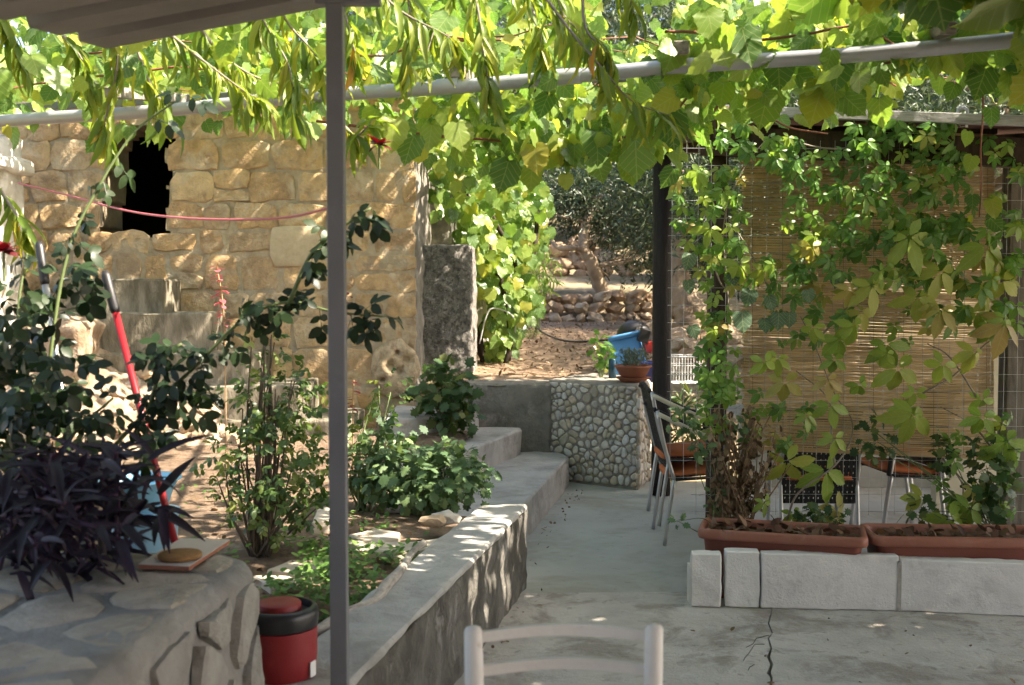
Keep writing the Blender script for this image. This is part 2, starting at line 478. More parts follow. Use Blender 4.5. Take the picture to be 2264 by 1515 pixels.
def join_leaves(items, vars_, mat, parent, name, rnd, kind='stuff', o0=None):
    o0 = wloc(parent) if parent else (o0 or Vector((0, 0, 0)))
    V = []; FI = []; FN = []; UV = []; RN = []; base = 0
    for k in range(len(vars_)):
        its = [it for it in items if it[3] == k]
        if not its: continue
        v, f, uv = vars_[k]
        v = np.array(v); Ms = np.array([np.array(it[1]) * it[2] for it in its]); P = np.array([np.array(it[0] - o0) for it in its])
        vv = np.einsum('mij,vj->mvi', Ms, v) + P[:, None, :]
        m = len(its); nv = len(v)
        V.append(vv.reshape(-1, 3))
        fl = np.array([i for g in f for i in g]); fn = np.array([len(g) for g in f])
        FI.append((fl[None, :] + (np.arange(m) * nv)[:, None] + base).ravel()); FN.append(np.tile(fn, m))
        u = np.array(uv)[fl]; UV.append(np.tile(u, (m, 1)))
        RN.append(np.repeat(np.array([rnd.random() for _ in its]), nv)); base += m * nv
    V = np.concatenate(V); FI = np.concatenate(FI); FN = np.concatenate(FN); UV = np.concatenate(UV); RN = np.concatenate(RN)
    me = bpy.data.meshes.new(name); me.vertices.add(len(V)); me.vertices.foreach_set('co', V.ravel())
    me.loops.add(len(FI)); me.loops.foreach_set('vertex_index', FI.astype(np.int32))
    me.polygons.add(len(FN)); me.polygons.foreach_set('loop_start', np.concatenate(([0], np.cumsum(FN)[:-1])).astype(np.int32))
    me.update(calc_edges=True)
    me.polygons.foreach_set('use_smooth', np.ones(len(FN), dtype=bool))
    l = me.uv_layers.new(name='uv'); l.data.foreach_set('uv', UV.ravel())
    a = me.attributes.new('rnd', 'FLOAT', 'POINT'); a.data.foreach_set('value', RN)
    me.materials.append(mat)
    o = bpy.data.objects.new(name, me); C.objects.link(o)
    if parent: o.parent = parent
    else: o.location = o0
    if kind: o['kind'] = kind
    return o
def rv(r, s=1.0): return Vector((r.uniform(-s, s), r.uniform(-s, s), r.uniform(-s, s)))
def curve_pts(pts, n=8):
    """smooth line through pts"""
    P = [Vector(p) for p in pts]; P = [P[0] * 2 - P[1]] + P + [P[-1] * 2 - P[-2]]; o = []
    for i in range(1, len(P) - 2):
        for k in range(n):
            t = k / n; a, b, c, d = P[i - 1], P[i], P[i + 1], P[i + 2]
            o.append(.5 * ((2 * b) + (c - a) * t + (2 * a - 5 * b + 4 * c - d) * t * t + (3 * b - a - 3 * c + d) * t ** 3))
    o.append(P[-2]); return o
# ------------------------------------------------------------------ materials of the place
V3 = Vector
M_floor = surf('worn_concrete', (.47, .44, .40), 2.6, .25, [((.26, .225, .19), 2.4, .50, .62, .8), ((.52, .51, .49), 3.4, .54, .68, .75), ((.19, .165, .145), 11, .58, .70, .7)], bump=.45, bscale=75, rough=.92)
M_floor_green = surf('smooth_green_grey_concrete', (.40, .405, .365), 1.6, .14, [((.29, .275, .22), 1.4, .48, .64, .75), ((.42, .42, .40), 4, .56, .7, .6), ((.22, .205, .17), 12, .60, .72, .6)], bump=.25, bscale=70, rough=.85)
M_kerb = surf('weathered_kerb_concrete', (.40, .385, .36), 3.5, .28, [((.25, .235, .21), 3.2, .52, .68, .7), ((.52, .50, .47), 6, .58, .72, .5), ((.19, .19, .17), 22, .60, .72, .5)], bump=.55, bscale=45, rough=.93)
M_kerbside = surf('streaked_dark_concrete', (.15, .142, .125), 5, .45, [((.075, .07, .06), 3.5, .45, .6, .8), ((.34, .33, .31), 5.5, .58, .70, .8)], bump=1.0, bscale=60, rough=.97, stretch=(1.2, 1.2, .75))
M_soil = surf('dry_brown_soil', (.17, .115, .075), 14, .5, [((.28, .21, .15), 4, .5, .66, .8), ((.10, .07, .045), 9, .55, .7, .7)], bump=.9, bscale=60, rough=1)
M_dirt = surf('pale_trodden_earth', (.24, .165, .105), 5, .35, [((.33, .25, .18), 2.2, .52, .7, .7), ((.17, .115, .075), 6, .56, .7, .7)], bump=.7, bscale=40, rough=1)
M_hill = surf('dry_hillside_earth', (.24, .185, .115), 1.5, .4, [((.38, .31, .22), .8, .52, .68, .7), ((.12, .11, .05), 1.3, .46, .62, .8)], bump=.8, bscale=10, rough=1)
M_mortar = surf('grey_buff_mortar', (.42, .33, .215), 7, .3, [((.28, .245, .195), 2, .48, .64, .6), ((.50, .415, .29), 3.3, .5, .66, .7)], bump=.9, bscale=26, rough=.95)
M_stone = surf('honey_limestone', [(.45, .285, .145), (.53, .35, .175), (.60, .43, .24), (.49, .30, .14), (.42, .30, .18), (.57, .385, .195), (.38, .25, .14)], 9, .35, [((.28, .19, .12), 6, .52, .66, .7), ((.60, .49, .34), 3.6, .50, .66, .75), ((.30, .27, .22), 2.5, .58, .72, .5)], bump=1.0, bscale=40, rough=.92)
M_render = surf('grey_lime_render', (.23, .21, .175), 5, .35, [((.12, .11, .095), 3, .5, .66, .7), ((.42, .39, .34), 6, .56, .7, .5)], bump=1, bscale=22, rough=.95)
M_gravelly = surf('gravelly_old_concrete', (.21, .195, .175), 14, .5, [((.08, .075, .065), 26, .50, .60, .8), ((.42, .40, .37), 34, .58, .66, .8)], bump=1.0, bscale=38, rough=.97)
M_dark = surf('shaded_interior_plaster', (.05, .045, .04), 4, .3, bump=.4, rough=1)  # near-black colour carries the shade of the closed room
M_pebble = surf('pale_river_pebble', [(.46, .41, .31), (.58, .55, .48), (.36, .31, .23), (.54, .47, .35), (.64, .61, .55), (.40, .38, .34), (.50, .40, .28)], 18, .25, [((.34, .30, .23), 20, .56, .7, .5)], bump=.12, bscale=40, rough=.7)
M_pmortar = surf('brown_grey_pebble_mortar', (.28, .25, .205), 9, .35, bump=.7, bscale=40, rough=.95)
M_rubble = surf('rust_stained_field_stone', [(.42, .31, .20), (.38, .25, .15), (.48, .38, .27), (.28, .21, .14), (.44, .28, .16)], 6, .4, [((.22, .13, .075), 5, .50, .64, .8)], bump=.8, bscale=18, rough=.95)
M_white = surf('flaking_whitewash', (.60, .56, .50), 4, .25, [((.38, .32, .25), 3, .48, .62, .8)], bump=.7, bscale=22, rough=.9)
M_wood_old = surf('grey_weathered_timber', [(.26, .235, .21), (.32, .28, .235)], 6, .3, bump=.4, bscale=40, rough=.85, grain=(40, 5, 40))
M_steel = surf('grey_painted_steel', (.165, .17, .185), 4, .12, [((.21, .215, .23), 7, .55, .7, .5)], bump=.05, bscale=30, rough=.45, spec=.5)
M_galv = surf('galvanised_pipe', (.42, .43, .46), 5, .14, [((.30, .30, .32), 8, .55, .7, .5)], bump=.06, bscale=30, rough=.42, spec=.5, metal=.25)
M_sheet = surf('grey_corrugated_sheet', (.20, .19, .175), 3, .22, [((.2, .17, .14), 4, .5, .68, .5)], bump=.2, bscale=30, rough=.7, spec=.3)
M_blackpost = surf('black_stained_log', (.018, .014, .012), 6, .4, [((.05, .035, .022), 5, .55, .7, .6)], bump=.5, bscale=30, rough=.62, stretch=(3, 3, .5))
M_brownpost = surf('dark_brown_timber', (.060, .036, .024), 6, .4, bump=.4, bscale=30, rough=.75, grain=(40, 40, 3))

# ------------------------------------------------------------------ ground
def gz(x, y):
    y0 = 9.4 if x < 1.1 else 9.2
    if y < y0: base = -.12
    else:
        t = y - y0
        right = max(0, min(1, (x - 1.15) / .35))
        lift = min(1, t / .25) * (1 - right) + min(1, t / 2.1) * right
        if y < 16.5: z = .80 + .052 * (y - 9.4) - .12 * right * max(0, 1 - t / 4)
        elif y < 17.0: z = 1.17 + (y - 16.5) / .5 * .36
        elif y < 24: z = 1.53 + (y - 17) * .085
        else: z = 2.125 + (y - 24) * .34 - max(0, y - 70) * .2
        base = -.12 + (z + .12) * lift
        base += .05 * nz((x, y, 0), .9) + .02 * nz((x, y, 3), 3.3)
    return base
def lines(a, b, fine0, fine1, f, c):
    o = []; x = a
    while x < b:
        o.append(x); nx_ = x + (f if fine0 <= x < fine1 else (c if abs(x) < 60 else c * 6))
        x = fine0 if x < fine0 < nx_ else nx_
    o.append(b); return o
gx = lines(-260, 260, -7, 12, .3, 4); gy = lines(-30, 420, 8.8, 26, .22, 4)
m = MB(); m.v = [V3((x, y, gz(x, y))) for y in gy for x in gx]; nx = len(gx)
m.f = [(j * nx + i, j * nx + i + 1, (j + 1) * nx + i + 1, (j + 1) * nx + i) for j in range(len(gy) - 1) for i in range(nx - 1)]
hill = m.build('ground', M_hill, kind='structure', smooth=True)
# trodden path on the terrace
m = MB(); ny = 44; nxp = 26
for j in range(ny + 1):
    y = 9.50 if j == 0 else 9.502 + (16.4 - 9.502) * (j - 1) / (ny - 1)
    for i in range(nxp + 1):
        x0 = -.62 + .02 * (y - 9.4); x1 = 1.0 + .22 * (y - 9.4)
        x = x0 + (x1 - x0) * i / nxp; m.v.append(V3((x, y, max(gz(x, y), .80 + .052 * (y - 9.4) if x < 1.0 else -9) + .022 + .012 * nz((x, y, 1), 5))))
m.f = [(j * (nxp + 1) + i, j * (nxp + 1) + i + 1, (j + 1) * (nxp + 1) + i + 1, (j + 1) * (nxp + 1) + i) for j in range(ny) for i in range(nxp)]
m.build('path', M_dirt, kind='structure', auto=45)

# ------------------------------------------------------------------ patio slabs (a jagged crack between the two near ones)
crack = []; y = 5.52; x = 1.30
rc = random.Random(4)
cr = [(1708, 1350), (1700, 1378), (1708, 1400), (1700, 1412), (1707, 1435), (1702, 1452), (1709, 1470), (1703, 1488), (1708, 1500), (1704, 1530), (1707, 1600)]
for (u, v) in cr: q = ptz(u, v, 0); crack.append((q.x, q.y))
crack = [(crack[0][0] + .01, 5.78)] + crack + [(crack[-1][0], -2)]
wid = [.001, .0015, .003, .002, .005, .0035, .007, .005, .009, .006, .007, .007, .006]
lf = [(c[0] - w - rc.uniform(0, .008), c[1]) for c, w in zip(crack, wid)]; rt = [(c[0] + w * .25, c[1]) for c, w in zip(crack, wid)]
def flat_slab(poly, z0, z1, name, mat):
    m = MB(); n = len(poly)
    m.add([(p[0], p[1], z1) for p in poly] + [(p[0], p[1], z0) for p in poly], [tuple(range(n))] + [(i, n + i, n + (i + 1) % n, (i + 1) % n) for i in range(n)])
    return m.build(name, mat, kind='structure')
flat_slab([(-4, -2)] + lf[::-1] + [(-.2, 5.74), (-.6, 3), (-4, 3)], -.1, 0, 'patio_slab', M_floor)
flat_slab(rt + [(8, -2), (8, 5.78)], -.1, .002, 'patio_slab', M_floor)
flat_slab([(-.6, 5.745), (crack[0][0] - .02, 5.785), (8, 5.785), (8, 9.25), (-.6, 9.25)], -.1, -.006, 'patio_slab', M_floor_green)
m = MB(); m.box((1, 3, -.104), (12, 12, .02)); m.build('ground_bed', M_soil, kind='structure')
# hairline cracks, thin dark strips whose colour holds the gaps' shadow and dirt
M_crack = plain('crack_shadow_dirt', (.05, .045, .04), .95, namt=.3)
hl = MB()
for pl in ([(1700, 1405), (1672, 1412), (1665, 1424), (1650, 1432)], [(1668, 1426), (1655, 1446), (1646, 1456), (1644, 1462)], [(1668, 1470), (1658, 1475), (1654, 1482)], [(1690, 1425), (1668, 1425)]):
    for a, b in zip(pl, pl[1:]): hl.beam(ptz(a[0], a[1], .0), ptz(b[0], b[1], .0), .0018, .004)
hl.build('crack_line', M_crack, kind='structure')

# ------------------------------------------------------------------ garden bed behind the low wall
def soil_z(x, y):
    z = .37 + max(0, y - 5) * .035 + .03 * nz((x, y, 0), 2.2) + .012 * nz((x, y, 0), 9)
    if y < 4.25: z -= (4.25 - y) * .75
    return max(z, .03)
def kerb_x(y): return -.475 + (y - 3.17) * .2075        # patio side of the low wall
m = MB(); ys = [3.75 + .09 * j for j in range(58)]; cols = 44
for y in ys:
    for i in range(cols + 1):
        xr = kerb_x(y) - .2 if y < 5.9 else min(-.30, -.72 + max(0, y - 6.9) * .25)
        x = -5.2 + (xr + 5.2) * i / cols
        m.v.append(V3((x, y, soil_z(x, y))))
m.f = [(j * (cols + 1) + i, j * (cols + 1) + i + 1, (j + 1) * (cols + 1) + i + 1, (j + 1) * (cols + 1) + i) for j in range(len(ys) - 1) for i in range(cols)]
m.build('garden_soil', M_soil, kind='structure', smooth=True)

# ------------------------------------------------------------------ low concrete wall beside the patio
def off(y, d): return kerb_x(y) - d
kw = thing('low_garden_wall', 'low grey concrete wall between the garden bed and the patio floor', 'wall', (-.25, 4.3, 0))
ysk = [2.2, 3.2, 4.2, 5.0, 5.5, 5.86]
poly = [(off(y, 0), y) for y in ysk] + [(off(y, .265 - max(0, y - 5.2) * .02), y) for y in ysk[::-1]]
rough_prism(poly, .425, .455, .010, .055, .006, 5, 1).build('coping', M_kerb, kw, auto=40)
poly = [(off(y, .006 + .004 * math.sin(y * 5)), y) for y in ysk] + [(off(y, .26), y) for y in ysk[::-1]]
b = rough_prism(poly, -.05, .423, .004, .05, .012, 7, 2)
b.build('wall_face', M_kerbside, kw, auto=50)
# steps rising to the house, long low treads
st = thing('garden_steps', 'long grey concrete steps leading up beside the pebble wall', 'steps', (.1, 7.8, 0))
s1 = [(-.12, 5.90), (.097, 7.05), (.478, 9.02), (.40, 9.28), (-.25, 9.28), (-.45, 5.90)]
rough_prism(s1, -.05, .245, .012, .07, .008, 5, 3).build('step', M_kerb, st, auto=40)
s2 = [(-.62, 6.9), (-.30, 8.02), (.075, 9.12), (.075, 9.28), (-1.0, 9.28), (-1.0, 6.9)]
rough_prism(s2, .20, .455, .012, .07, .010, 5, 4).build('step', M_kerb, st, auto=40)
s3 = [(-.86, 8.3), (-.35, 8.75), (-.28, 9.28), (-1.0, 9.28), (-1.0, 8.3)]
rough_prism(s3, .42, .64, .012, .07, .010, 5, 5).build('step', M_kerb, st, auto=40)

# ------------------------------------------------------------------ pebble-faced end of the terrace wall
A = V3((.36, 9.31, 0)); B = V3((1.03, 8.81, 0)); Cc = V3((1.215, 9.42, 0)); TOP = .86
rw = thing('terrace_wall', 'terrace retaining wall faced with pale pebbles beside the stacked chairs', 'wall', (.7, 9.2, 0))
rough_prism([(.30, 9.35), (A.x, A.y), (B.x, B.y), (Cc.x, Cc.y), (.95, 10.3), (.72, 10.2)], -.1, TOP, .02, .08, .008, 6, 6).build('core', M_pmortar, rw, auto=50)
rough_prism([(-.42, 9.28), (.345, 9.30), (.345, 9.62), (-.42, 9.62)], -.1, .838, .02, .045, .012, 5, 7).build('rendered_stone_face', M_render, rw, smooth=True)
rp = random.Random(21)
for P0, P1, npb in ((A, B, 186), (B, Cc, 100)):
    ax = (P1 - P0); Lw = ax.length; ax.normalize(); az = ax.cross(V3((0, 0, 1))).normalized(); ay = V3((0, 0, 1))
    lo = -.0 if P0 is B else -.06
    bound = [(lo, .01), (Lw - .01, .01), (Lw - .01, TOP - .015), (lo, TOP - .015)]
    pts = [(rp.uniform(lo, Lw), rp.uniform(.02, TOP - .02)) for _ in range(npb)]
    pts = relax(pts, bound, 1)
    for cell in voronoi(pts, bound):
        if len(cell) < 3: continue
        pl = round_poly(cell, 9, 2, shrink=rp.uniform(.004, .013), rnd=rp)
        stone('pebble', pl, P0 + az * .002, ax, ay, az, rp.uniform(.009, .016), M_pebble, rw, dome=.05, edge=.74, rough=.06, rnd=rp)

# ------------------------------------------------------------------ stone house
HY = 9.42
hs = thing('stone_house', 'old honey coloured stone house with a dark unglazed opening', 'house', (-3.4, HY, .3))
op_px = [(222, 523), (226, 470), (236, 420), (238, 380), (242, 330), (250, 296), (300, 276), (352, 280), (388, 290), (392, 316), (366, 328), (364, 352), (378, 376), (380, 396), (370, 414), (374, 440), (370, 470), (372, 523)]
op = [(pt(u, v, HY).x, pt(u, v, HY).z) for u, v in op_px]
def inpoly(x, z, pl):
    c = False; j = len(pl) - 1
    for i in range(len(pl)):
        if (pl[i][1] > z) != (pl[j][1] > z) and x < (pl[j][0] - pl[i][0]) * (z - pl[i][1]) / (pl[j][1] - pl[i][1]) + pl[i][0]: c = not c
        j = i
    return c
X0, X1, Z0, Z1, stp = -6.2, -.84, .15, 3.5, .032
ni = int((X1 - X0) / stp); nj = int((Z1 - Z0) / stp)
m = MB(); idx = {}
def gv(i, j, back=0):
    k = (i, j, back)
    if k not in idx:
        x = X0 + (X1 - X0) * i / ni; z = Z0 + (Z1 - Z0) * j / nj
        jx = nz((x, 0, z), 9, 4) * .012; d = nz((x, 1, z), 3.1, 2) * .018 + nz((x, 2, z), 11, 3) * .010
        bx = max(0, (x - X1 + .05)) * .6
        idx[k] = len(m.v); m.v.append(V3((x + jx, HY - d + bx + back * .48, z + jx)))
    return idx[k]
hole = set((i, j) for i in range(ni) for j in range(nj) if inpoly(X0 + (i + .5) * (X1 - X0) / ni, Z0 + (j + .5) * (Z1 - Z0) / nj, op))
for i in range(ni):
    for j in range(nj):
        if (i, j) in hole: continue
        m.f.append((gv(i, j), gv(i + 1, j), gv(i + 1, j + 1), gv(i, j + 1)))
for (i, j) in hole:
    for di, dj, a, b in ((-1, 0, (0, 0), (0, 1)), (1, 0, (1, 1), (1, 0)), (0, -1, (1, 0), (0, 0)), (0, 1, (0, 1), (1, 1))):
        if (i + di, j + dj) not in hole:
            p, q = (i + a[0], j + a[1]), (i + b[0], j + b[1])
            m.f.append((gv(*p), gv(*q), gv(*q, 1), gv(*p, 1)))
wall = m.build('wall', M_mortar, hs, smooth=True)
# room behind the opening, closed so that it stays dark
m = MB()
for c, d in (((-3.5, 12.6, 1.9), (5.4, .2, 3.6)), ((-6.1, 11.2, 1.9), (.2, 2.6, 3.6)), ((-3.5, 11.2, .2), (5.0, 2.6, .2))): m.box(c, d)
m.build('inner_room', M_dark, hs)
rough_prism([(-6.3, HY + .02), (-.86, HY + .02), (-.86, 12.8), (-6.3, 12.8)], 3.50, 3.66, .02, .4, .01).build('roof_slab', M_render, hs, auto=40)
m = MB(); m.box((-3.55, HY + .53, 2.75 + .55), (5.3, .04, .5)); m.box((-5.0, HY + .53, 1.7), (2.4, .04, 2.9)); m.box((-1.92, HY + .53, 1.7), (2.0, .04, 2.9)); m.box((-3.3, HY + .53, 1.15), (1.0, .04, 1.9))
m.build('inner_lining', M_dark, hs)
rough_prism([(-1.02, HY + .03), (-.835, HY + .03), (-.80, 10.1), (-.82, 12.8), (-1.02, 12.8)], .1, 3.49, .03, .07, .03, 3, 8).build('side_wall', M_render, hs, smooth=True)
# coursed rubble: every stone its own piece
rs = random.Random(5)
def op_span(z):
    xs = []
    for i in range(len(op)):
        a, b = op[i], op[(i + 1) % len(op)]
        if (a[1] > z) != (b[1] > z): xs.append(a[0] + (b[0] - a[0]) * (z - a[1]) / (b[1] - a[1]))
    return (min(xs), max(xs)) if xs else None
z = .30
while z < 3.42:
    hgt = rs.uniform(.19, .34); z1 = min(z + hgt, 3.46)
    zc = (z + z1) / 2; sp2 = op_span(zc)
    segs = [(-4.75, X1 + .01)]
    if sp2: segs = [(-4.75, sp2[0] - .02), (sp2[1] + .012, X1 + .01)]
    for (a, b) in segs:
        x = a
        while x < b - .05:
            w = rs.uniform(.17, .46); w = w if x + w < b - .12 else b - x
            if z1 - z > .26 and rs.random() < .22:
                cells = [(x, x + w, z, zc + rs.uniform(-.03, .03))]; cells.append((x, x + w, cells[0][3], z1))
            else: cells = [(x, x + w, z, z1)]
            for (xa, xb, za, zb) in cells:
                big = rs.random() < .15
                g = rs.uniform(.004, .022); j = .024
                ends = xb >= b - .02; start = xa <= a + .001
                pl = [(xa + g, za + g), ((xa + xb) / 2, za + g * rs.uniform(.2, 1.4)), (xb - (g if not ends else .002), za + g), (xb - (g if not ends else .002), zb - g), ((xa + xb) / 2 + rs.uniform(-.05, .05), zb - g * rs.uniform(.2, 1.6)), (xa + g, zb - g)]
                pl = [(p[0] + rs.uniform(-j, j) * (0 if (ends and k in (2, 3)) else 1), p[1] + rs.uniform(-j, j) * .7) for k, p in enumerate(pl)]
                pl = round_poly(pl, 13, 1, rnd=rs, jit=.010, fr=.11)
                if area_c(pl)[0] < .004: continue
                smear = max(0, min(1, (xa + 1.9) / .8))
                stone('stone', pl, V3((0, HY, 0)), V3((1, 0, 0)), V3((0, 0, 1)), V3((0, -1, 0)), rs.uniform(.008, .019) * (1 - .5 * smear), M_stone, wall, dome=.0, edge=.93, rough=.35, auto=38, rnd=rs)
            x += w
    z = z1
# a pale squared block let into the wall, and the eroded corner stone with its holes
M_pale = surf('smooth_pale_block', (.53, .42, .27), 5, .2, [((.42, .32, .2), 6, .5, .66, .6)], bump=.4, bscale=40)
a = pt(598, 590, HY); b_ = pt(708, 500, HY)
stone('stone', round_poly([(a.x, a.z), (b_.x, a.z), (b_.x, b_.z), (a.x, b_.z)], 12, 1, fr=.1), V3((0, HY - .014, 0)), V3((1, 0, 0)), V3((0, 0, 1)), V3((0, -1, 0)), .018, M_pale, wall, dome=0, edge=.95, rough=.03)
M_porous = surf('porous_eroded_stone', (.50, .385, .25), 12, .35, [((.28, .19, .12), 9, .5, .62, .8)], bump=1, bscale=40, rough=.97)
m = MB(); c0 = pt(873, 815, HY - .03)
bm = bmesh.new(); bmesh.ops.create_icosphere(bm, subdivisions=4, radius=1)
for q in bm.verts:
    k = 1 + .12 * nz(q.co, 2.3, 3)
    p = V3((q.co.x * .21, q.co.y * .085, q.co.z * .25)) * k
    for (hx, hz, hr) in ((-.02, .03, .045), (.055, -.02, .05), (.11, .07, .06), (-.1, -.09, .03), (.03, .14, .03)):
        dd = math.hypot(p.x - hx, p.z - hz)
        if dd < hr and p.y < 0: p.y += .09 * (1 - (dd / hr) ** 2)
    p += q.normal * nz(q.co, 9, 1) * .012
    m.v.append(p + c0)
m.f = [tuple(v.index for v in f.verts) for f in bm.faces]; bm.free()
m.build('stone', M_porous, wall, smooth=True)

# ------------------------------------------------------------------ rough concrete pier by the house corner
pr = thing('concrete_pier', 'rough gravelly concrete pier standing against the house corner', 'pier', (-.55, 10.3, .7))
rough_prism([(-.90, 10.02), (-.375, 10.02), (-.345, 10.62), (-.90, 10.62)], .6, 2.05, .012, .04, .012, 9, 9, batter=.02).build('lower_block', M_gravelly, pr, auto=60)
rough_prism([(-.90, 10.64), (-.60, 10.60), (-.56, 11.5), (-.90, 11.5)], .6, 3.45, .02, .06, .016, 6, 10).build('upper_block', surf('blotched_render', (.26, .24, .2), 5, .4, [((.1, .095, .08), 3, .44, .58, .85)], bump=1, bscale=24, rough=.96), pr, smooth=True)  # upper block: render with strong dark blotches
# whitewashed wall running back behind the vine
rough_prism([(-.52, 11.6), (-.30, 11.55), (.18, 14.8), (-.05, 14.9)], .6, 1.95, .03, .09, .035, 3, 11).build('whitewashed_wall', M_white, None, 'flaking whitewashed wall running along the path behind the climbing vine', 'wall', smooth=True)

# ------------------------------------------------------------------ stair on the house wall, with its sloping stone apron
sr = thing('house_stair', 'grey stone stair climbing left along the house wall', 'stair', (-2.6, 8.9, .4))
M_stair = surf('lichen_grey_step', (.25, .22, .165), 6, .4, [((.10, .09, .06), 2.5, .44, .60, .85), ((.40, .36, .29), 5, .56, .7, .5)], bump=.8, bscale=30, rough=.95, stretch=(1.5, 1.5, .6))
tops = [(617, 360, 8.95), (692, 466, 8.8), (783, 548, 8.68), (853, 662, 8.58), (930, 770, 8.5)]
zs_ = []
for i, (v, u, Y) in enumerate(tops):
    q = pt(u, v, Y); zs_.append(q.z)
for i, (v, u, Y) in enumerate(tops):
    xr = pt(u, v, Y).x; z1 = zs_[i]; z0 = zs_[i + 1] - .05 if i + 1 < len(zs_) else .2
    rough_prism([(-3.75 if i < 3 else -2.6, Y), (xr, Y), (xr + .01, HY - .03), (-3.75 if i < 3 else -2.6, HY - .03)], z0, z1, .012, .08, .010, 4, 20 + i).build('step', M_stair, sr, auto=40)
# apron
m = MB(); na, nb = 60, 44
for j in range(nb + 1):
    t = j / nb
    for i in range(na + 1):
        s = i / na; x = -4.3 + s * 3.3
        ztop = max(.45, min(1.28, 1.28 - (x + 3.5) * .45)); zb = .38
        y = 8.72 - t * (1.5 - .25 * s)
        k = t ** .8
        z = ztop * (1 - k) + (zb - .1) * k
        w = V3((x, y, z)); d = .07 * nz(w, 2.6, 3) + .05 * nz(w, 7, 4) + .025 * nz(w, 17, 5)
        m.v.append(w + V3((0, -d * .6, d)))
m.f = [(j * (na + 1) + i, (j + 1) * (na + 1) + i, (j + 1) * (na + 1) + i + 1, j * (na + 1) + i + 1) for j in range(nb) for i in range(na)]
M_apron = surf('stony_pinkish_slope', (.36, .275, .195), 5, .45, [((.20, .135, .085), 3.5, .47, .60, .85), ((.50, .43, .35), 8, .56, .68, .7)], bump=1, bscale=22, rough=.97)
m.build('apron', M_apron, sr, smooth=True)
ra_ = random.Random(6)
for k in range(46):
    i = ra_.randrange(8, na - 4); j = ra_.randrange(2, nb - 6); q = m.v[j * (na + 1) + i]; r_ = ra_.uniform(.04, .11)
    mm = MB(); mm.blob(q, (r_ * 1.2, r_, r_ * .6), 2, .35, 1.7, k * 3.1, rot=Matrix.Rotation(ra_.uniform(-.6, .6), 3, 'Y')); mm.build('apron_stone', M_rubble if k % 3 else M_apron, sr, auto=35)
# terrace wall at the left with whitewash, out in the sun
lw = thing('white_stone_pier', 'sunlit whitewashed stone pier at the far left edge', 'pier', (-4.2, 8.3, .4))
rough_prism([(-4.9, 8.2), (-3.93, 8.2), (-3.9, 8.75), (-4.9, 8.75)], .2, 2.86, .04, .08, .045, 3, 30).build('shaft', M_white, lw, smooth=True)
rough_prism([(-4.95, 8.14), (-3.86, 8.14), (-3.84, 8.8), (-4.95, 8.8)], 2.55, 2.66, .02, .08, .02, 4, 31).build('ledge', M_white, lw, auto=40)
rough_prism([(-3.86, 8.35), (-3.3, 8.35), (-3.3, 8.78), (-3.86, 8.78)], .2, 1.38, .04, .07, .05, 3, 32).build('stub_wall', M_apron, lw, smooth=True)

# ------------------------------------------------------------------ foreground stone bench wall
FW = thing('stone_bench_wall', 'broad foreground stone wall with flat pale capping stones', 'wall', (-1.5, 2.5, 0))
zt = .86
f1 = ptz(575, 1222, zt); 
fx = lambda y: -.80 + (y - 1.9) * .04
polyw = [(-3.2, 1.0), (fx(1.0), 1.0), (fx(1.9), 1.9), (fx(2.6), 2.6), (f1.x - .02, f1.y - .28), (f1.x, f1.y - .05), (f1.x - .12, f1.y + .06), (-1.6, f1.y + .1), (-3.2, f1.y + .15)]
M_fmortar = surf('grey_wall_mortar', (.30, .288, .27), 7, .3, [((.20, .19, .18), 4, .5, .66, .6)], bump=.8, bscale=28, rough=.95)
rough_prism(polyw, -.05, zt - .009, .03, .08, .005, 4, 40, batter=.04).build('core', M_fmortar, FW, smooth=True)
M_cap = surf('flat_grey_buff_slab', [(.40, .345, .28), (.47, .42, .36), (.36, .31, .245), (.50, .44, .36)], 8, .3, [((.26, .21, .165), 6, .53, .68, .7), ((.52, .47, .41), 14, .57, .7, .6)], bump=.8, bscale=30, rough=.9)
# capping stones on top
rk = random.Random(31); bnd = [(p[0], p[1]) for p in polyw]
bnd = [(-2.3, 1.3), (fx(1.3) - .02, 1.3), (fx(1.9) - .02, 1.9), (fx(2.6) - .02, 2.6), (f1.x - .05, f1.y - .26), (f1.x - .03, f1.y - .07), (f1.x - .14, f1.y + .03), (-2.3, f1.y + .06)]
pts = relax([(rk.uniform(-2.3, -.75), rk.uniform(1.3, 3.1)) for _ in range(44)], bnd, 2)
for cell in voronoi(pts, bnd):
    if len(cell) < 3: continue
    pl = round_poly(cell, 13, 1, shrink=rk.uniform(.010, .034), jit=.010, rnd=rk, fr=.13)
    stone('capping_stone', pl, V3((0, 0, zt - .014)), V3((1, 0, 0)), V3((0, 1, 0)), V3((0, 0, 1)), rk.uniform(.011, .014), M_cap, FW, dome=.0, edge=.93, rough=.2, back=.04, rnd=rk, auto=38)
M_face = surf('rough_grey_face', [(.34, .325, .30), (.37, .35, .315), (.31, .295, .275)], 7, .3, [((.22, .205, .185), 4, .5, .64, .7), ((.46, .44, .41), 9, .57, .7, .6)], bump=.9, bscale=26, rough=.95)
# face stones on the side that looks on the patio
rf = random.Random(77); bound = [(1.0, .02), (f1.y - .05, .02), (f1.y - .05, zt - .05), (1.0, zt - .05)]
pts = relax([(rf.uniform(1, 3), rf.uniform(.05, .8)) for _ in range(46)], bound, 2)
for cell in voronoi(pts, bound):
    if len(cell) < 3: continue
    pl = round_poly(cell, 12, 1, shrink=.014, jit=.008, rnd=rf, fr=.16); yc = area_c(pl)[1][0]
    stone('face_stone', pl, V3((fx(yc) + .012 + max(0, yc - 2.2) * .06, 0, 0)), V3((0, 1, 0)), V3((-.02, 0, 1)), V3((1, 0, .0)), .012, M_face, FW, dome=.15, edge=.88, rough=.5, rnd=rf, auto=30)

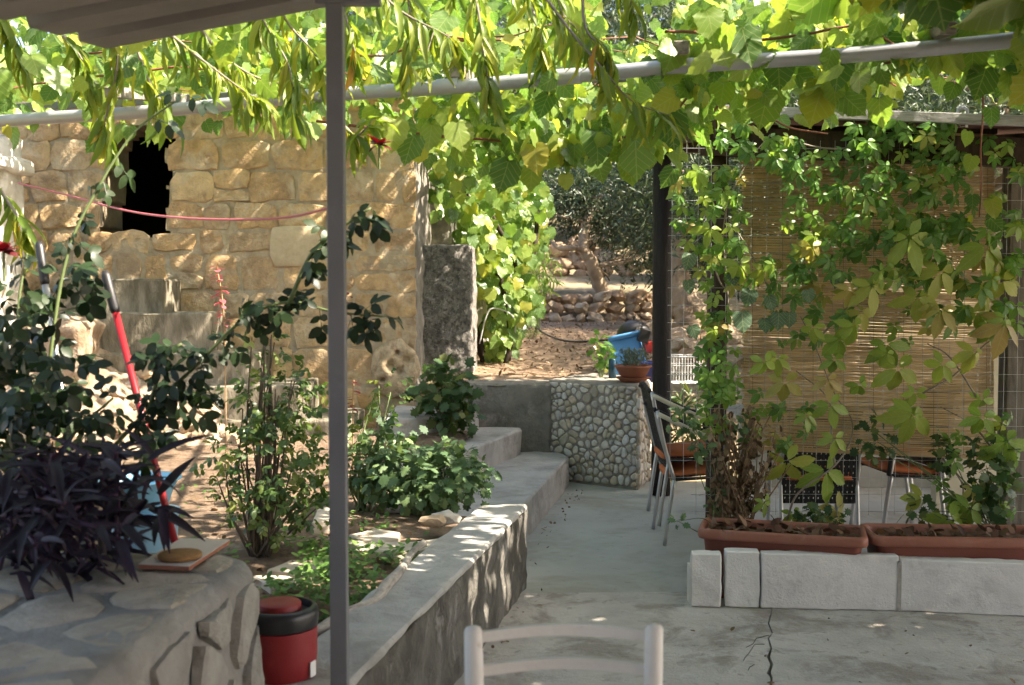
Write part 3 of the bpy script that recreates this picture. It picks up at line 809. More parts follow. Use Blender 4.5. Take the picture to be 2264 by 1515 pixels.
# ------------------------------------------------------------------ dry-stone wall and scattered rocks up the path
dw = thing('dry_stone_wall', 'low dry stone wall across the end of the path', 'wall', (1.1, 16.5, 1.15))
rd = random.Random(9)
for row in range(3):
    x = .05 + rd.uniform(0, .12)
    while x < 2.15:
        r = rd.uniform(.09, .17)
        y = 16.42 + .06 * row + rd.uniform(-.05, .05); zz = gz(x, 16.38) + .07 + row * .15 + rd.uniform(-.02, .02)
        mm = MB(); mm.blob((x + r, y, zz), (r * rd.uniform(.9, 1.25), r * .9, r * rd.uniform(.55, .85)), 2, .32, 1.7, rd.uniform(0, 50), rot=Matrix.Rotation(rd.uniform(-.5, .5), 3, 'Y'))
        mm.build('stone', M_rubble, dw, auto=35)
        x += r * 1.75
cw = thing('field_wall', 'bright sunlit field stone wall behind the olive trunk', 'wall', (.9, 22, 1.9))
for k in range(46):
    x = rd.uniform(.4, 3.2); h = rd.random(); r = rd.uniform(.12, .26)
    mm = MB(); mm.blob((x, 22 + rd.uniform(-.2, .2), gz(x, 22) + h * .75), (r, r * .8, r * .75), 2, .3, 1.6, rd.uniform(0, 50)); mm.build('stone', M_rubble, cw, auto=40)
for k in range(26):
    x = rd.uniform(1.9, 3.4); y = rd.uniform(11.2, 14.5); r = rd.uniform(.07, .2)
    mm = MB(); mm.blob((x, y, gz(x, y) + r * .2), (r * 1.2, r, r * .7), 2, .32, 1.6, rd.uniform(0, 60))
    mm.build('rock', M_rubble, None, ['largest pale rock on the bank beyond the wire basket', 'loose pale rock lying on the bank beyond the wire basket'][1 if k else 0], 'rock', 'rocks on the bank', auto=35)
gl = MB()
for k in range(420):
    y = 9.5 + 6.7 * rd.random() ** 1.3; x = rd.uniform(-.5, 1.0 + .22 * (y - 9.4)); r = rd.uniform(.006, .022)
    gl.blob((x, y, gz(x, y) + .026), (r * 1.3, r, r * .6), 1, .3, 2, rd.uniform(0, 50))
gl.build('gravel', M_rubble, None, 'small pale pebbles strewn over the trodden path', 'gravel', kind='stuff')

# ------------------------------------------------------------------ pergola of pipe, bar and battens
pg = thing('pergola_frame', 'grey pipe pergola frame with wooden cross battens under the grapevine', 'pergola', (-2.6, 5.3, 0))
PA = pt(-120, 281, 5.36); PB = pt(2264, 88, 4.0); PB2 = PB + (PB - PA).normalized() * 3.0
npt = [PA + (PB2 - PA) * (i / 24) + V3((0, 0, .006 * math.sin(i * 1.3))) for i in range(25)]
MB().tube(npt, .030, 14).build('front_pipe', M_galv, pg, smooth=True)
for k in (8, 9.6): 
    q = PA + (PB2 - PA) * (k / 24); dd = (PB2 - PA).normalized()
    MB().tube([q - dd * .05, q + dd * .05], .0335, 14).build('pipe_sleeve', M_galv, pg, auto=40)
QA = pt(100, 236, 5.95); QB = pt(2264, 124, 4.85); QC = QB + (QB - QA).normalized() * 2.5; Q0 = QA - (QB - QA).normalized() * 1.2
MB().beam(Q0, QC, .05, .045, bev=.004).build('back_bar', M_steel, pg)
for (u, Y, over) in ((1485, 4.5, .12), (1622, 4.4, .06), (300, 5.2, .2), (2080, 4.1, .05), (1010, 4.65, .02)):
    q = pt(u, 100, Y); k = (q.x - PA.x) / (PB2.x - PA.x); fp = PA + (PB2 - PA) * k + V3((0, -over, .055)); 
    k2 = (q.x - .02 - Q0.x) / (QC.x - Q0.x); bp = Q0 + (QC - Q0) * k2 + V3((.1, .5, .05 + .03))
    MB().beam(fp, bp, .06, .048, bev=.004).build('batten', M_wood_old, pg)
for (x, y) in ((-2.75, 5.45), (4.3, 3.35)):
    MB().beam((x, y, 0), (x, y, 2.40), .05, .05, up=(0, 1, 0)).build('leg', M_steel, pg)

# ------------------------------------------------------------------ corrugated canopy over the foreground, with its steel post
cn = thing('corrugated_canopy', 'grey corrugated roof sheet over the foreground at the top left', 'canopy', (-.472, 2.9, 0))
post_top = pt(741, 12, 2.9)
MB().box((post_top.x, 2.9, post_top.z / 2), (.045, .045, post_top.z), bev=.003).build('post', M_steel, cn)
MB().box((post_top.x + .035, 2.9, post_top.z + .015), (.17, .04, .03), bev=.003).build('bracket', M_steel, cn)
# sheet: ribs run parallel to the front edge
Af = pt(235, 108, 3.25); Bf = pt(735, 14, 3.2)
ex = (Bf - Af).normalized(); ey = (pt(0, 42, 2.78) - Af).normalized(); en = ex.cross(ey); en = en if en.z > 0 else -en
m = MB(); prof = []
pitch = .23; nr = 21
for i in range(nr):
    b0 = i * pitch
    for (o, h) in ((0, 0), (.135, 0), (.148, .085), (.217, .085)): prof.append((b0 + o, h))
ends = [0, 9.5]  # unseen far length added to keep the patio shaded
for L in ends:
    for (d, h) in prof: m.v.append(Af + ex * L + ey * d + en * h)
n = len(prof)
for i in range(n - 1): m.f.append((i, i + 1, n + i + 1, n + i))
th = len(m.v); m.v += [q + en * .003 for q in m.v]; m.f += [tuple(k + th for k in f[::-1]) for f in list(m.f)]
m.f += [(i, i + th, i + 1 + th, i + 1) for i in range(n - 1)]
m.build('sheet', M_sheet, cn)
for d in (.35, 1.9, 3.6):
    MB().beam(Af + ex * .7 + ey * d - en * .03, Af + ex * 9.4 + ey * d - en * .03, .05, .05).build('rafter', M_steel, cn)
MB().box((4.2, 2.9, 1.2), (.045, .045, 2.4)).build('post', M_steel, cn)

# ------------------------------------------------------------------ roofed outdoor seating hut on the right
hut = thing('timber_shelter', 'dark timber shelter with a flat roof and bamboo blind on the right', 'shelter', (2.2, 7.4, 0))
def ln(u, v, Y): return pt(u, v, Y)
RA = pt(1562, 243, 6.15); RB = pt(2264, 268, 5.95); RB = RA + (RB - RA) * 3.1  # roof edge lengthened out of view to shade the floor below
MB().beam(RA, RB, .05, .055, bev=.004).build('fascia', surf('silvered_fascia_board', (.33, .32, .32), 6, .2, bump=.3, bscale=40, rough=.8, grain=(4, 40, 60)), hut)
m = MB(); dz = V3((0, 0, -.045)); 
m.add([RA + V3((0, .03, -.02)), RB + V3((0, .03, -.02)), RB + V3((.1, 2.95, .32)), RA + V3((-.05, 2.95, .32))], [(0, 1, 2, 3)])
m.v += [q + V3((0, 0, .03)) for q in m.v[:4]]; m.f += [(7, 6, 5, 4), (0, 4, 5, 1), (2, 6, 7, 3), (0, 3, 7, 4), (1, 5, 6, 2)]
m.build('roof', surf('dark_red_roof_board', (.13, .05, .04), 5, .3, bump=.3, rough=.8), hut)
MB().beam(RA + V3((0, .17, -.15)), RB + V3((0, .17, -.15)), .08, .16).build('front_beam', M_brownpost, hut)
MB().beam(pt(1480, 318, 8.6), pt(1480, 318, 8.6) + V3((4.4, 0, .02)), .08, .14).build('back_beam', M_brownpost, hut)
for k in range(6):
    q = RA + (RB - RA) * ((k + .1) / 6) + V3((0, .05, -.095)); MB().beam(q, q + V3((0, 2.6, .30)), .05, .10).build('rafter', M_brownpost, hut)
MB().tube([(1.205, 6.36, 0), (1.20, 6.36, 1.2), (1.205, 6.37, 2.45)], [.062, .06, .058], 10).build('front_post', M_brownpost, hut, smooth=True)
lp = [(1.185, 8.6, 0), (1.19, 8.6, .8), (1.185, 8.6, 1.6), (1.18, 8.6, 2.75)]
MB().tube(lp, [.077, .075, .074, .072], 14).build('log_post', M_blackpost, hut, smooth=True)
q = pt(2236, 700, 6.38); MB().box((q.x + .03, 6.38, 1.25), (.15, .12, 2.5), bev=.005).build('right_post', surf('grey_brown_post', (.16, .14, .115), 5, .3, bump=.4, bscale=30, rough=.85, grain=(40, 40, 4)), hut)
MB().tube([(5.6, 8.6, 0), (5.6, 8.6, 2.75)], .07, 10).build('back_post', M_blackpost, hut, smooth=True)
MB().tube([(5.6, 6.3, 0), (5.6, 6.3, 2.5)], .06, 10).build('side_post', M_brownpost, hut, smooth=True)
# reed blind
M_reed = surf('split_reed', (.76, .57, .32), 2.5, .25, [((.56, .40, .21), 3, .52, .66, .5)], bump=.2, bscale=60, rough=.75, grain=(2.5, 60, 170))
_t = M_reed.node_tree; _b = _t.nodes['Principled BSDF']; _tr = _t.nodes.new('ShaderNodeBsdfTranslucent'); _mx = _t.nodes.new('ShaderNodeMixShader'); _mx.inputs[0].default_value = .35
_t.links.new(_b.inputs['Base Color'].links[0].from_socket, _tr.inputs[0]); _t.links.new(_b.outputs[0], _mx.inputs[1]); _t.links.new(_tr.outputs[0], _mx.inputs[2]); _t.links.new(_mx.outputs[0], _t.nodes['Material Output'].inputs[0])
bl = thing('reed_blind', 'large roll-down blind of tan split reeds behind the creeper', 'blind', (2.1, 6.42, .66))
rr = random.Random(15); m = MB()
tl = pt(1640, 286, 6.42); tr_ = pt(2200, 296, 6.42); bl_ = pt(1642, 985, 6.42); br_ = pt(2196, 1008, 6.42)
nrd = 212
for i in range(nrd):
    t = i / (nrd - 1); a = tl.lerp(bl_, t); b = tr_.lerp(br_, t)
    gap = nz((0, 0, t * 9), 1, 2)
    r = rr.uniform(.0034, .0050) 
    pts = []
    for k in range(7):
        s = k / 6; q = a.lerp(b, s); q = q + V3((0, .004 * math.sin(i * 2.1 + k), .0046 * nz((k * .9, i * .37, 0), 1.0, i * .7)))
        if k == 0: q.x += rr.uniform(-.012, .012)
        pts.append(q)
    m.tube(pts, r, 5, cap=False)
m.build('reeds', M_reed, bl, kind='stuff', smooth=True)
m = MB()
for s in (.04, .16, .28, .40, .52, .64, .76, .88, .97):
    m.tube([tl.lerp(tr_, s) + V3((0, -.006, 0)), bl_.lerp(br_, s) + V3((0, -.006, 0))], .0012, 4)
m.build('stitching', plain('blind_twine', (.2, .16, .1), .9), bl)
MB().beam(bl_ + V3((-.01, 0, -.012)), br_ + V3((.01, 0, -.012)), .016, .022).build('bottom_rail', plain('reed_rail', (.42, .27, .14), .7), bl)
MB().beam(tl + V3((-.01, 0, .012)), tr_ + V3((.01, 0, .012)), .02, .03).build('top_rail', M_brownpost, bl)
# wire mesh the creeper climbs
m = MB(); ym = 6.14; x = .90; M_wire = plain('galvanised_wire', (.42, .43, .42), .5, metal=.5)
wr = random.Random(3)
while x < 3.4:
    m.tube([(x + wr.uniform(-.004, .004), ym, .34 if x > 1.0 else .55), (x + wr.uniform(-.008, .008), ym + wr.uniform(-.01, .01), 1.4), (x + wr.uniform(-.01, .01), ym, 2.46)], .0013, 4); x += .0755
z = .36
while z < 2.46:
    m.tube([(.88 if z > .55 else 1.02, ym, z), (2.1, ym + .006, z + wr.uniform(-.006, .006)), (3.4, ym, z)], .0013, 4); z += .098
m.build('wire_mesh', M_wire, None, 'fine rusty square wire mesh in front of the reed blind', 'wire mesh')
# pale walls at the back of the shelter
M_cream = surf('cream_plaster', (.50, .45, .32), 3, .12, [((.5, .45, .33), 2, .55, .7, .5)], bump=.15, bscale=30, rough=.9)
MB().box((3.38, 8.0, .62), (.5, .1, 1.24)).build('cream_panel', M_cream, None, 'cream plastered wall end behind the stacked chairs under the blind', 'wall')
rough_prism([(1.9, 8.95), (5.8, 8.95), (5.8, 9.1), (1.9, 9.1)], -.05, .86, .02, .2, .005).build('back_wall', surf('dull_cream_wash', (.40, .375, .31), 4, .2, bump=.2, rough=.9), None, 'low white wall at the back of the shelter', 'wall', auto=40)
MB().box((4.6, 8.75, .4), (1.4, .3, .8)).build('bench_block', M_cream, None, 'cream masonry bench at the back right of the shelter', 'bench')
# rolled awning seen at the right edge
MB().tube([pt(2200, 420, 6.6), pt(2400, 310, 6.2)], .012, 8).build('awning_pole', plain('pale_pole', (.5, .46, .4), .6), None, 'pale slanting pole at the right edge under the roof', 'pole')
MB().tube([pt(2190, 440, 6.75), pt(2420, 300, 6.35)], [.09, .10], 12).build('rolled_awning', surf('tan_canvas', (.34, .27, .19), 4, .2, bump=.3, bscale=20, rough=.9), None, 'rolled tan canvas awning at the right edge under the roof', 'awning', smooth=True)

# unseen house front added behind the viewer to block sky light
rough_prism([(-5.5, -3.6), (8.5, -3.6), (8.5, -3.9), (-5.5, -3.9)], -.1, 3.6, .02, .8, .01).build('shade_house_front', surf('dull_ochre_plaster', (.24, .20, .15), 3, .2, bump=.2, rough=.9), None, 'unseen dull ochre house front added behind the viewer to shade the foreground', 'house', auto=40)
# ------------------------------------------------------------------ plants
LG = leafmat('grape_leaf', [(0, (.085, .18, .05)), (.22, (.135, .25, .062)), (.45, (.195, .32, .07)), (.7, (.26, .37, .075)), (.9, (.33, .40, .075)), (1, (.43, .40, .065))], .58, spec=.6, rough=.36)
LP = leafmat('peach_leaf', [(0, (.11, .19, .03)), (.4, (.20, .28, .04)), (.75, (.30, .34, .05)), (.97, (.40, .38, .05)), (1, (.55, .25, .03))], .52, vein=.12)
LC = leafmat('creeper_leaf', [(0, (.075, .19, .045)), (.4, (.12, .26, .06)), (.7, (.18, .33, .07)), (.92, (.28, .37, .08)), (1, (.36, .28, .09))], .44, rough=.38, vein=.16, nveins=6)
LCY = leafmat('yellowing_creeper_leaf', [(0, (.20, .32, .06)), (.5, (.29, .39, .075)), (.88, (.38, .41, .09)), (1, (.42, .31, .12))], .44, rough=.42, vein=.2, nveins=6)
LR = leafmat('rose_leaf', [(0, (.04, .085, .025)), (.5, (.085, .15, .04)), (.85, (.16, .22, .06)), (1, (.25, .28, .08))], .38, rough=.4, vein=0)
LRD = leafmat('shaded_rose_leaf', [(0, (.008, .02, .008)), (.5, (.015, .034, .012)), (1, (.035, .065, .022))], .26, rough=.42, vein=0)  # foreground shade put into the near-black leaf greens
LM = leafmat('chrysanthemum_leaf', [(0, (.05, .105, .045)), (.5, (.085, .155, .065)), (.85, (.13, .21, .085)), (1, (.2, .28, .11))], .26, rough=.6, vein=0)
LI = leafmat('dark_shrub_leaf', [(0, (.03, .07, .022)), (.6, (.055, .11, .03)), (1, (.13, .15, .04))], .28, rough=.5, vein=0)
LU = leafmat('purple_strap_leaf', [(0, (.010, .006, .012)), (.6, (.02, .011, .025)), (1, (.035, .019, .042))], .12, rough=.6, tgain=(1.2, .7, 1.2), vein=0)
LO = leafmat('olive_leaf', [(0, (.02, .04, .016)), (.5, (.042, .072, .030)), (.85, (.09, .13, .065)), (1, (.19, .23, .14))], .18, rough=.42, tgain=(1.2, 1.2, .8), vein=0, spec=.5)
LW = leafmat('weed_leaf', [(0, (.07, .16, .03)), (.6, (.12, .24, .05)), (1, (.2, .3, .08))], .35, rough=.5, vein=0)
LD = leafmat('withered_leaf', [(0, (.10, .065, .035)), (.5, (.17, .11, .06)), (1, (.26, .19, .12))], .2, rough=.8, tgain=(1.1, 1, .8), vein=0)
LLV = leafmat('lavender_leaf', [(0, (.09, .12, .09)), (1, (.16, .2, .15))], .2, rough=.7, vein=0)
LROS = leafmat('rosemary_leaf', [(0, (.10, .17, .04)), (1, (.2, .28, .07))], .3, rough=.6, vein=0)
M_cane = surf('red_brown_cane', (.22, .085, .05), 8, .3, bump=.2, rough=.6)
M_bark = surf('grey_brown_bark', (.12, .09, .065), 7, .4, bump=.8, bscale=40, rough=.95, stretch=(1, 1, .4))
M_vbark = surf('dark_vine_bark', (.045, .032, .024), 7, .4, bump=.8, bscale=40, rough=.95, stretch=(1, 1, .4))
M_olbark = surf('olive_bark', (.33, .25, .17), 6, .45, [((.16, .115, .08), 4, .5, .64, .7)], bump=.9, bscale=20, rough=.95, stretch=(1, 1, .35))
M_stem = plain('green_stem', (.11, .15, .05), .6)
M_twig = plain('grey_twig', (.23, .19, .15), .8)
M_dry = plain('dry_stalk', (.24, .155, .085), .85, namt=.4)
M_redfl = leafmat('dark_red_petal', [(0, (.075, .004, .007)), (1, (.15, .007, .010))], .3, rough=.5, tgain=(1.2, .6, .6), vein=0)
M_pinkfl = leafmat('coral_pink_petal', [(0, (.55, .12, .14)), (1, (.7, .25, .27))], .4, rough=.6, tgain=(1, .8, .8), vein=0)
GV = variants(grape_leaf, 7, 1); CV = variants(creeper_leaf, 6, 2); RVv = variants(rose_leaf, 6, 3); MV = variants(mum_leaf, 6, 4)
PV = variants(peach_leaf, 8, 5); UVv = variants(strap_leaf, 6, 6); OV = variants(olive_leaf, 3, 7); SV = variants(simple_leaf, 5, 8)
def ell(r, c, rad, p=.42):
    d = V3((r.gauss(0, 1), r.gauss(0, 1), r.gauss(0, 1))).normalized(); k = r.random() ** p
    return V3((c[0] + d.x * rad[0] * k, c[1] + d.y * rad[1] * k, c[2] + d.z * rad[2] * k)), d
def ground_at(x, y): return gz(x, y)

# ---- grapevine over the pergola
rg = random.Random(101)
T0 = pt(1118, 838, 10.9); T0.z = gz(T0.x, T0.y) - .05
gv_ = thing('grapevine', 'grapevine with large bright leaves roofing the pipe pergola', 'grapevine', T0)
trunk = curve_pts([T0, pt(1128, 740, 10.95), pt(1112, 640, 10.9), pt(1080, 545, 10.8), pt(1030, 430, 10.6), pt(1036, 330, 10.2), pt(1060, 270, 9.4), (-.1, 8.2, 3.12), (.05, 6.6, 2.86), (.15, 5.2, 2.55)], 5)
MB().tube(trunk, [.036 - .018 * i / len(trunk) + .008 * math.sin(i * 1.7) for i in range(len(trunk))], 7).build('trunk', M_vbark, gv_, smooth=True)
def zlow(y): return 2.44 + (y - 4.4) * .185
canes = MB(); cane_list = []
for k in range(46):
    a = V3((rg.uniform(-2.6, 4.2), rg.uniform(4.3, 8.2), 0)); a.z = zlow(a.y) + rg.uniform(.02, .25)
    ang = rg.uniform(0, 6.28); L = rg.uniform(.7, 1.9)
    pts = [a]
    for i in range(7):
        ang += rg.uniform(-.5, .5); q = pts[-1] + V3((math.cos(ang), math.sin(ang) * .6, rg.uniform(-.25, .2))) * (L / 7)
        q.z = max(q.z, zlow(q.y) - .12); pts.append(q)
    canes.tube(pts, [.0065 - .0006 * i for i in range(len(pts))], 5); cane_list.append(pts)
for pl in ([(700, 268, 4.9), (960, 300, 4.8), (1130, 315, 4.75), (1200, 345, 4.8), (1330, 330, 4.8), (1430, 270, 4.7)], [(1060, 250, 4.8), (1190, 330, 4.85), (1380, 345, 4.9)], [(1300, 350, 4.8), (1420, 325, 4.75), (1530, 200, 4.6), (1540, 150, 4.6)],
           [(1470, 70, 4.4), (1540, 72, 4.4), (1640, 90, 4.35), (1770, 78, 4.3), (1900, 58, 4.3), (1990, 105, 4.2), (2060, 100, 4.2), (2150, 150, 4.4), (2264, 195, 4.5)], [(1530, 300, 5.0), (1590, 230, 4.9), (1640, 120, 4.6)],
           [(1680, 240, 5.6), (1740, 280, 5.75), (1830, 296, 5.8)], [(2172, 160, 5.3), (2174, 240, 5.6), (2168, 330, 5.85), (2170, 400, 5.9), (2165, 480, 5.95)], [(2170, 25, 4.1), (2190, 18, 4.1), (2270, 25, 4.1)], [(1780, 170, 4.5), (1900, 150, 4.4), (1980, 190, 4.6)]):
    pts = curve_pts([pt(*q) for q in pl], 5); canes.tube(pts, [.0068 - .003 * i / len(pts) for i in range(len(pts))], 6); cane_list.append(pts)
canes.build('canes', M_cane, gv_, smooth=True)
GL = Leaves(GV)
def gap(u, v):
    """windows in the foliage through which the olive slope shows"""
    if 1325 < u < 1500 and -20 < v < 95: return .92
    if 1640 < u < 1750 and -30 < v < 40: return .5
    if 1960 < u < 2300 and 150 < v < 262: return .93
    if 1200 < u < 1440 and 355 < v < 700: return .98
    if v > 245 and u < 820: return .66 if v < 300 else .97
    if u > 1500 and 120 < v < 260: return .3
    if u < 240 and v < 120: return .3
    if v > 258 and u > 1560: return .9
    return 0
def gleaf(p, hang=.5, size=None, face=.5):
    u, v, d = depth_px(p)
    if rg.random() < gap(u, v): return
    tip = V3((rg.uniform(-1, 1), rg.uniform(-.9, .6), -rg.uniform(.2, 1.5) * hang * 2))
    nrm = V3((rg.uniform(-1, 1.2), -face + rg.uniform(-1, 1), rg.uniform(-.2, 1.2)))
    GL.add(p, tip, nrm, size or rg.uniform(.06, .125))
for k in range(7000):
    x = rg.uniform(-3.5, 7.2) if k < 6200 else rg.uniform(1.8, 7.2); y = rg.uniform(3.3, 9.0) if x > 2.2 else rg.uniform(4.05, 9.0)
    if nz((x, y, 0), .8, 9) < -.32 and rg.random() < .6: continue
    if x < -2.0 and y > 6.5 and rg.random() < .5: continue
    if -1.5 < x < 1.0 and 5.7 < y < 8.2 and rg.random() < (.9 if nz((x, y, 5), 1.6, 2) > -.1 else .4): continue
    if x > 2.9 and y > 6.4: continue
    z = zlow(y) + .02 + .62 * rg.random() ** 1.4 + .10 * nz((x, y, 0), 1.1, 3)
    gleaf(V3((x, y, z)), .35)
for k in range(2500):  # leaves added behind the front ones to shade the house wall
    x = rg.uniform(-3.8, 3.0); y = rg.uniform(8.1, 9.4); gleaf(V3((x, y, zlow(y) + .1 + 1.0 * rg.random())), .3, rg.uniform(.09, .15))
for k in range(3000):  # unseen leaves added above the view to shade low wall and floor
    x = rg.uniform(.5, 6.5) if k % 3 else rg.uniform(.6, 2.4); y = rg.uniform(3.0, 3.95); gleaf(V3((x, y, 1.6 + 690 * y / 2400 + .06 + .4 * rg.random())), .3, rg.uniform(.11, .17))
for k in range(5200):  # out-of-view leaves added to keep sun off the patio
    x = rg.uniform(1.2, 6.4); y = rg.uniform(3.1, 6.0); p = V3((x, y, zlow(max(y, 4)) - .02 + .42 * rg.random())); u, v, d = depth_px(p)
    if u > 2290 or v < -30: gleaf(p, .3, rg.uniform(.15, .22))
for k in range(130):  # extra leaves put in to shade the low wall's far end
    gleaf(V3((rg.uniform(1.5, 2.5), rg.uniform(5.0, 5.7), rg.uniform(2.75, 3.3))), .4, rg.uniform(.09, .14))
for k in range(330):  # hidden leaves added to shade the house side wall
    gleaf(V3((rg.uniform(-.1, 1.1), rg.uniform(9.0, 9.9), rg.uniform(2.75, 3.5))), .4, rg.uniform(.1, .16))
for pts in cane_list:
    for q in pts[::2]:
        for _ in range(3): gleaf(q + rv(rg, .09), .5)
# drooping fringe in front
for (u0, u1, v0, v1, y0, y1, n) in ((840, 1180, 225, 290, 4.6, 5.4, 70), (1080, 1500, 205, 315, 4.5, 5.3, 115), (990, 1150, 290, 350, 4.8, 5.2, 14), (1390, 1490, 280, 375, 4.7, 5.2, 18), (0, 720, 110, 285, 5.1, 6.6, 210), (700, 1300, 60, 240, 4.8, 6.6, 190),
                                (1490, 1960, 10, 215, 4.3, 5.0, 150), (1900, 2264, 0, 150, 4.1, 4.8, 95), (1540, 1660, 200, 310, 4.7, 5.6, 26), (0, 340, 230, 320, 5.0, 5.6, 26), (1620, 1850, 150, 265, 4.4, 4.8, 26)):
    for _ in range(n):
        p = pt(rg.uniform(u0, u1), rg.uniform(v0, v1), rg.uniform(y0, y1)); gleaf(p, .75, rg.uniform(.06, .13), .8)
for (u, v, Y, s_) in ((870, 262, 4.5, .165), (915, 300, 4.55, .15), (1010, 270, 4.55, .16), (1125, 355, 4.7, .17), (1250, 385, 4.7, .085), (1405, 310, 4.6, .2), (1480, 250, 4.5, .18), (1700, 200, 4.4, .19), (1820, 185, 4.4, .21), (1500, 85, 4.3, .17), (1720, 120, 4.3, .17), (1850, 110, 4.3, .19), (2150, 100, 4.1, .15), (2180, 150, 4.1, .15), (2230, 160, 4.3, .12), (1320, 290, 4.6, .17), (1180, 320, 4.6, .15), (1560, 20, 4.2, .16), (1640, 60, 4.2, .18),
                      (2140, 290, 5.7, .10), (2150, 345, 5.8, .11), (2190, 440, 5.9, .13), (2150, 430, 5.9, .1), (2190, 238, 5.5, .12)):
    GL.add(pt(u, v, Y), V3((rg.uniform(-.4, .4), -.25, -1)), V3((rg.uniform(-.3, .3), -1, .35)), s_ * .86)
GL.emit(gv_, LG, 300)

# ---- vine on the whitewashed wall behind
T1 = pt(1150, 850, 11.6); T1.z = gz(T1.x, T1.y) - .03
wv = thing('wall_vine', 'leafy vine tumbling over the wall beside the path', 'vine', T1)
m = MB()
for pl in ([T1, pt(1120, 770, 11.5), pt(1150, 640, 11.4), pt(1130, 560, 11.3), pt(1090, 480, 11.2), pt(1060, 400, 11.2)], [pt(1085, 850, 11.0), pt(1060, 740, 11), pt(1100, 690, 11), pt(1130, 700, 11.05)], [pt(1150, 640, 11.4), pt(1180, 560, 11.6), pt(1190, 450, 11.8)]):
    q = curve_pts(pl, 5); m.tube(q, [.045 - .03 * i / len(q) for i in range(len(q))], 6)
m.build('trunk', M_vbark, wv, smooth=True)
WLv = Leaves(GV); rw_ = random.Random(33)
for (u0, v0, ru, rvv, Y0, Y1, n) in ((1110, 420, 95, 110, 11.2, 13, 420), (1170, 480, 50, 100, 11.5, 13.5, 180), (1090, 570, 85, 85, 10.6, 12, 330), (1140, 650, 55, 70, 10.7, 12, 170), (1055, 400, 50, 100, 10.4, 11.4, 170), (1045, 510, 40, 60, 10.4, 11.2, 100), (1110, 720, 40, 60, 10.7, 11.2, 50), (1085, 790, 40, 40, 10.8, 11.1, 26), (1000, 340, 60, 70, 9.7, 10.5, 110), (985, 420, 35, 60, 9.9, 10.5, 40)):
    for _ in range(n):
        a = rw_.uniform(0, 6.28); k = rw_.random() ** .5
        p = pt(u0 + ru * k * math.cos(a), v0 + rvv * k * math.sin(a), rw_.uniform(Y0, Y1))
        WLv.add(p, V3((rw_.uniform(-.8, .8), rw_.uniform(-.8, .2), -1)), V3((rw_.uniform(-.3, .9), -.8, rw_.uniform(0, .8))), rw_.uniform(.08, .15))
WLv.emit(wv, LG, 220)

# ---- peach tree
rpch = random.Random(55)
pc = thing('peach_tree', 'peach tree with long drooping yellow green leaves over the pergola pipe', 'tree', (-3.3, 4.7, 0))
m = MB()
q = curve_pts([(-3.3, 4.7, 0), (-3.25, 4.65, 1.2), (-3.0, 4.5, 2.3), (-2.3, 4.3, 2.9), (-1.2, 4.15, 3.05), (.1, 4.0, 3.0), (.9, 3.95, 2.95)], 6); m.tube(q, [.09 - .078 * (i / len(q)) ** .7 for i in range(len(q))], 8)
limb = q
m.build('trunk', M_bark, pc, smooth=True)
its = []
for k in range(5200):  # crown leaves added above the view to shade the left foreground
    x = rpch.uniform(-5.0, -.6); y = rpch.uniform(1.0, 5.0); z = 1.6 + 720 * max(y, 3.3) / 2400 + .1 + 1.1 * rpch.random()
    if x > -1.4 and y < 3.5: z += .2
    its.append((V3((x, y, z)), leaf_frame(V3((rpch.uniform(-1, 1), rpch.uniform(-1, 1), -.8)), V3((rpch.uniform(-.6, .6), rpch.uniform(-.6, .6), 1))), rpch.uniform(.13, .2), rpch.randrange(8)))
join_leaves(its, PV, LP, pc, 'crown', rpch)
shoots = [[(1160, -90, 4.0), (1240, 40, 3.95), (1330, 150, 3.9), (1400, 225, 3.9), (1480, 255, 3.9)], [(820, -60, 4.0), (880, 20, 3.95), (980, 75, 3.9), (1010, 95, 3.9)], [(1040, -90, 4.0), (1060, 40, 3.95), (1070, 130, 3.9), (1085, 190, 3.9)], [(900, -60, 4.1), (910, 60, 4.1), (900, 150, 4.1)],
          [(330, 20, 4.1), (400, 95, 4.05), (470, 150, 4.0), (545, 205, 4.0), (570, 215, 4.0)], [(560, -20, 4.2), (590, 60, 4.2), (640, 150, 4.2), (650, 250, 4.15)], [(620, 20, 4.3), (680, 100, 4.3), (720, 150, 4.3)], [(250, 60, 4.4), (260, 140, 4.4), (235, 260, 4.4), (232, 290, 4.4)], [(-20, 10, 4.3), (20, 60, 4.3), (50, 140, 4.3)], [(140, 80, 4.5), (180, 130, 4.5), (200, 200, 4.5)],
          [(300, 100, 4.3), (330, 180, 4.2), (370, 245, 4.2)], [(760, -40, 4.2), (770, 60, 4.2), (790, 130, 4.2)], [(1230, -80, 4.2), (1240, 20, 4.15), (1290, 80, 4.1)], [(1380, -90, 4.1), (1390, -30, 4.05), (1400, 30, 4.0)], [(440, 60, 4.5), (500, 130, 4.5), (600, 182, 4.5), (720, 170, 4.45)], [(760, 280, 4.2), (790, 300, 4.2), (830, 260, 4.2)], [(0, 420, 4.4), (40, 480, 4.3), (60, 520, 4.3)], [(1020, -60, 4.3), (970, 40, 4.3), (940, 130, 4.25)], [(1150, -50, 4.4), (1190, 60, 4.4), (1200, 120, 4.4)], [(1290, 40, 4.0), (1330, 100, 3.95), (1345, 130, 3.95)]]
PL = Leaves(PV); tw = MB()
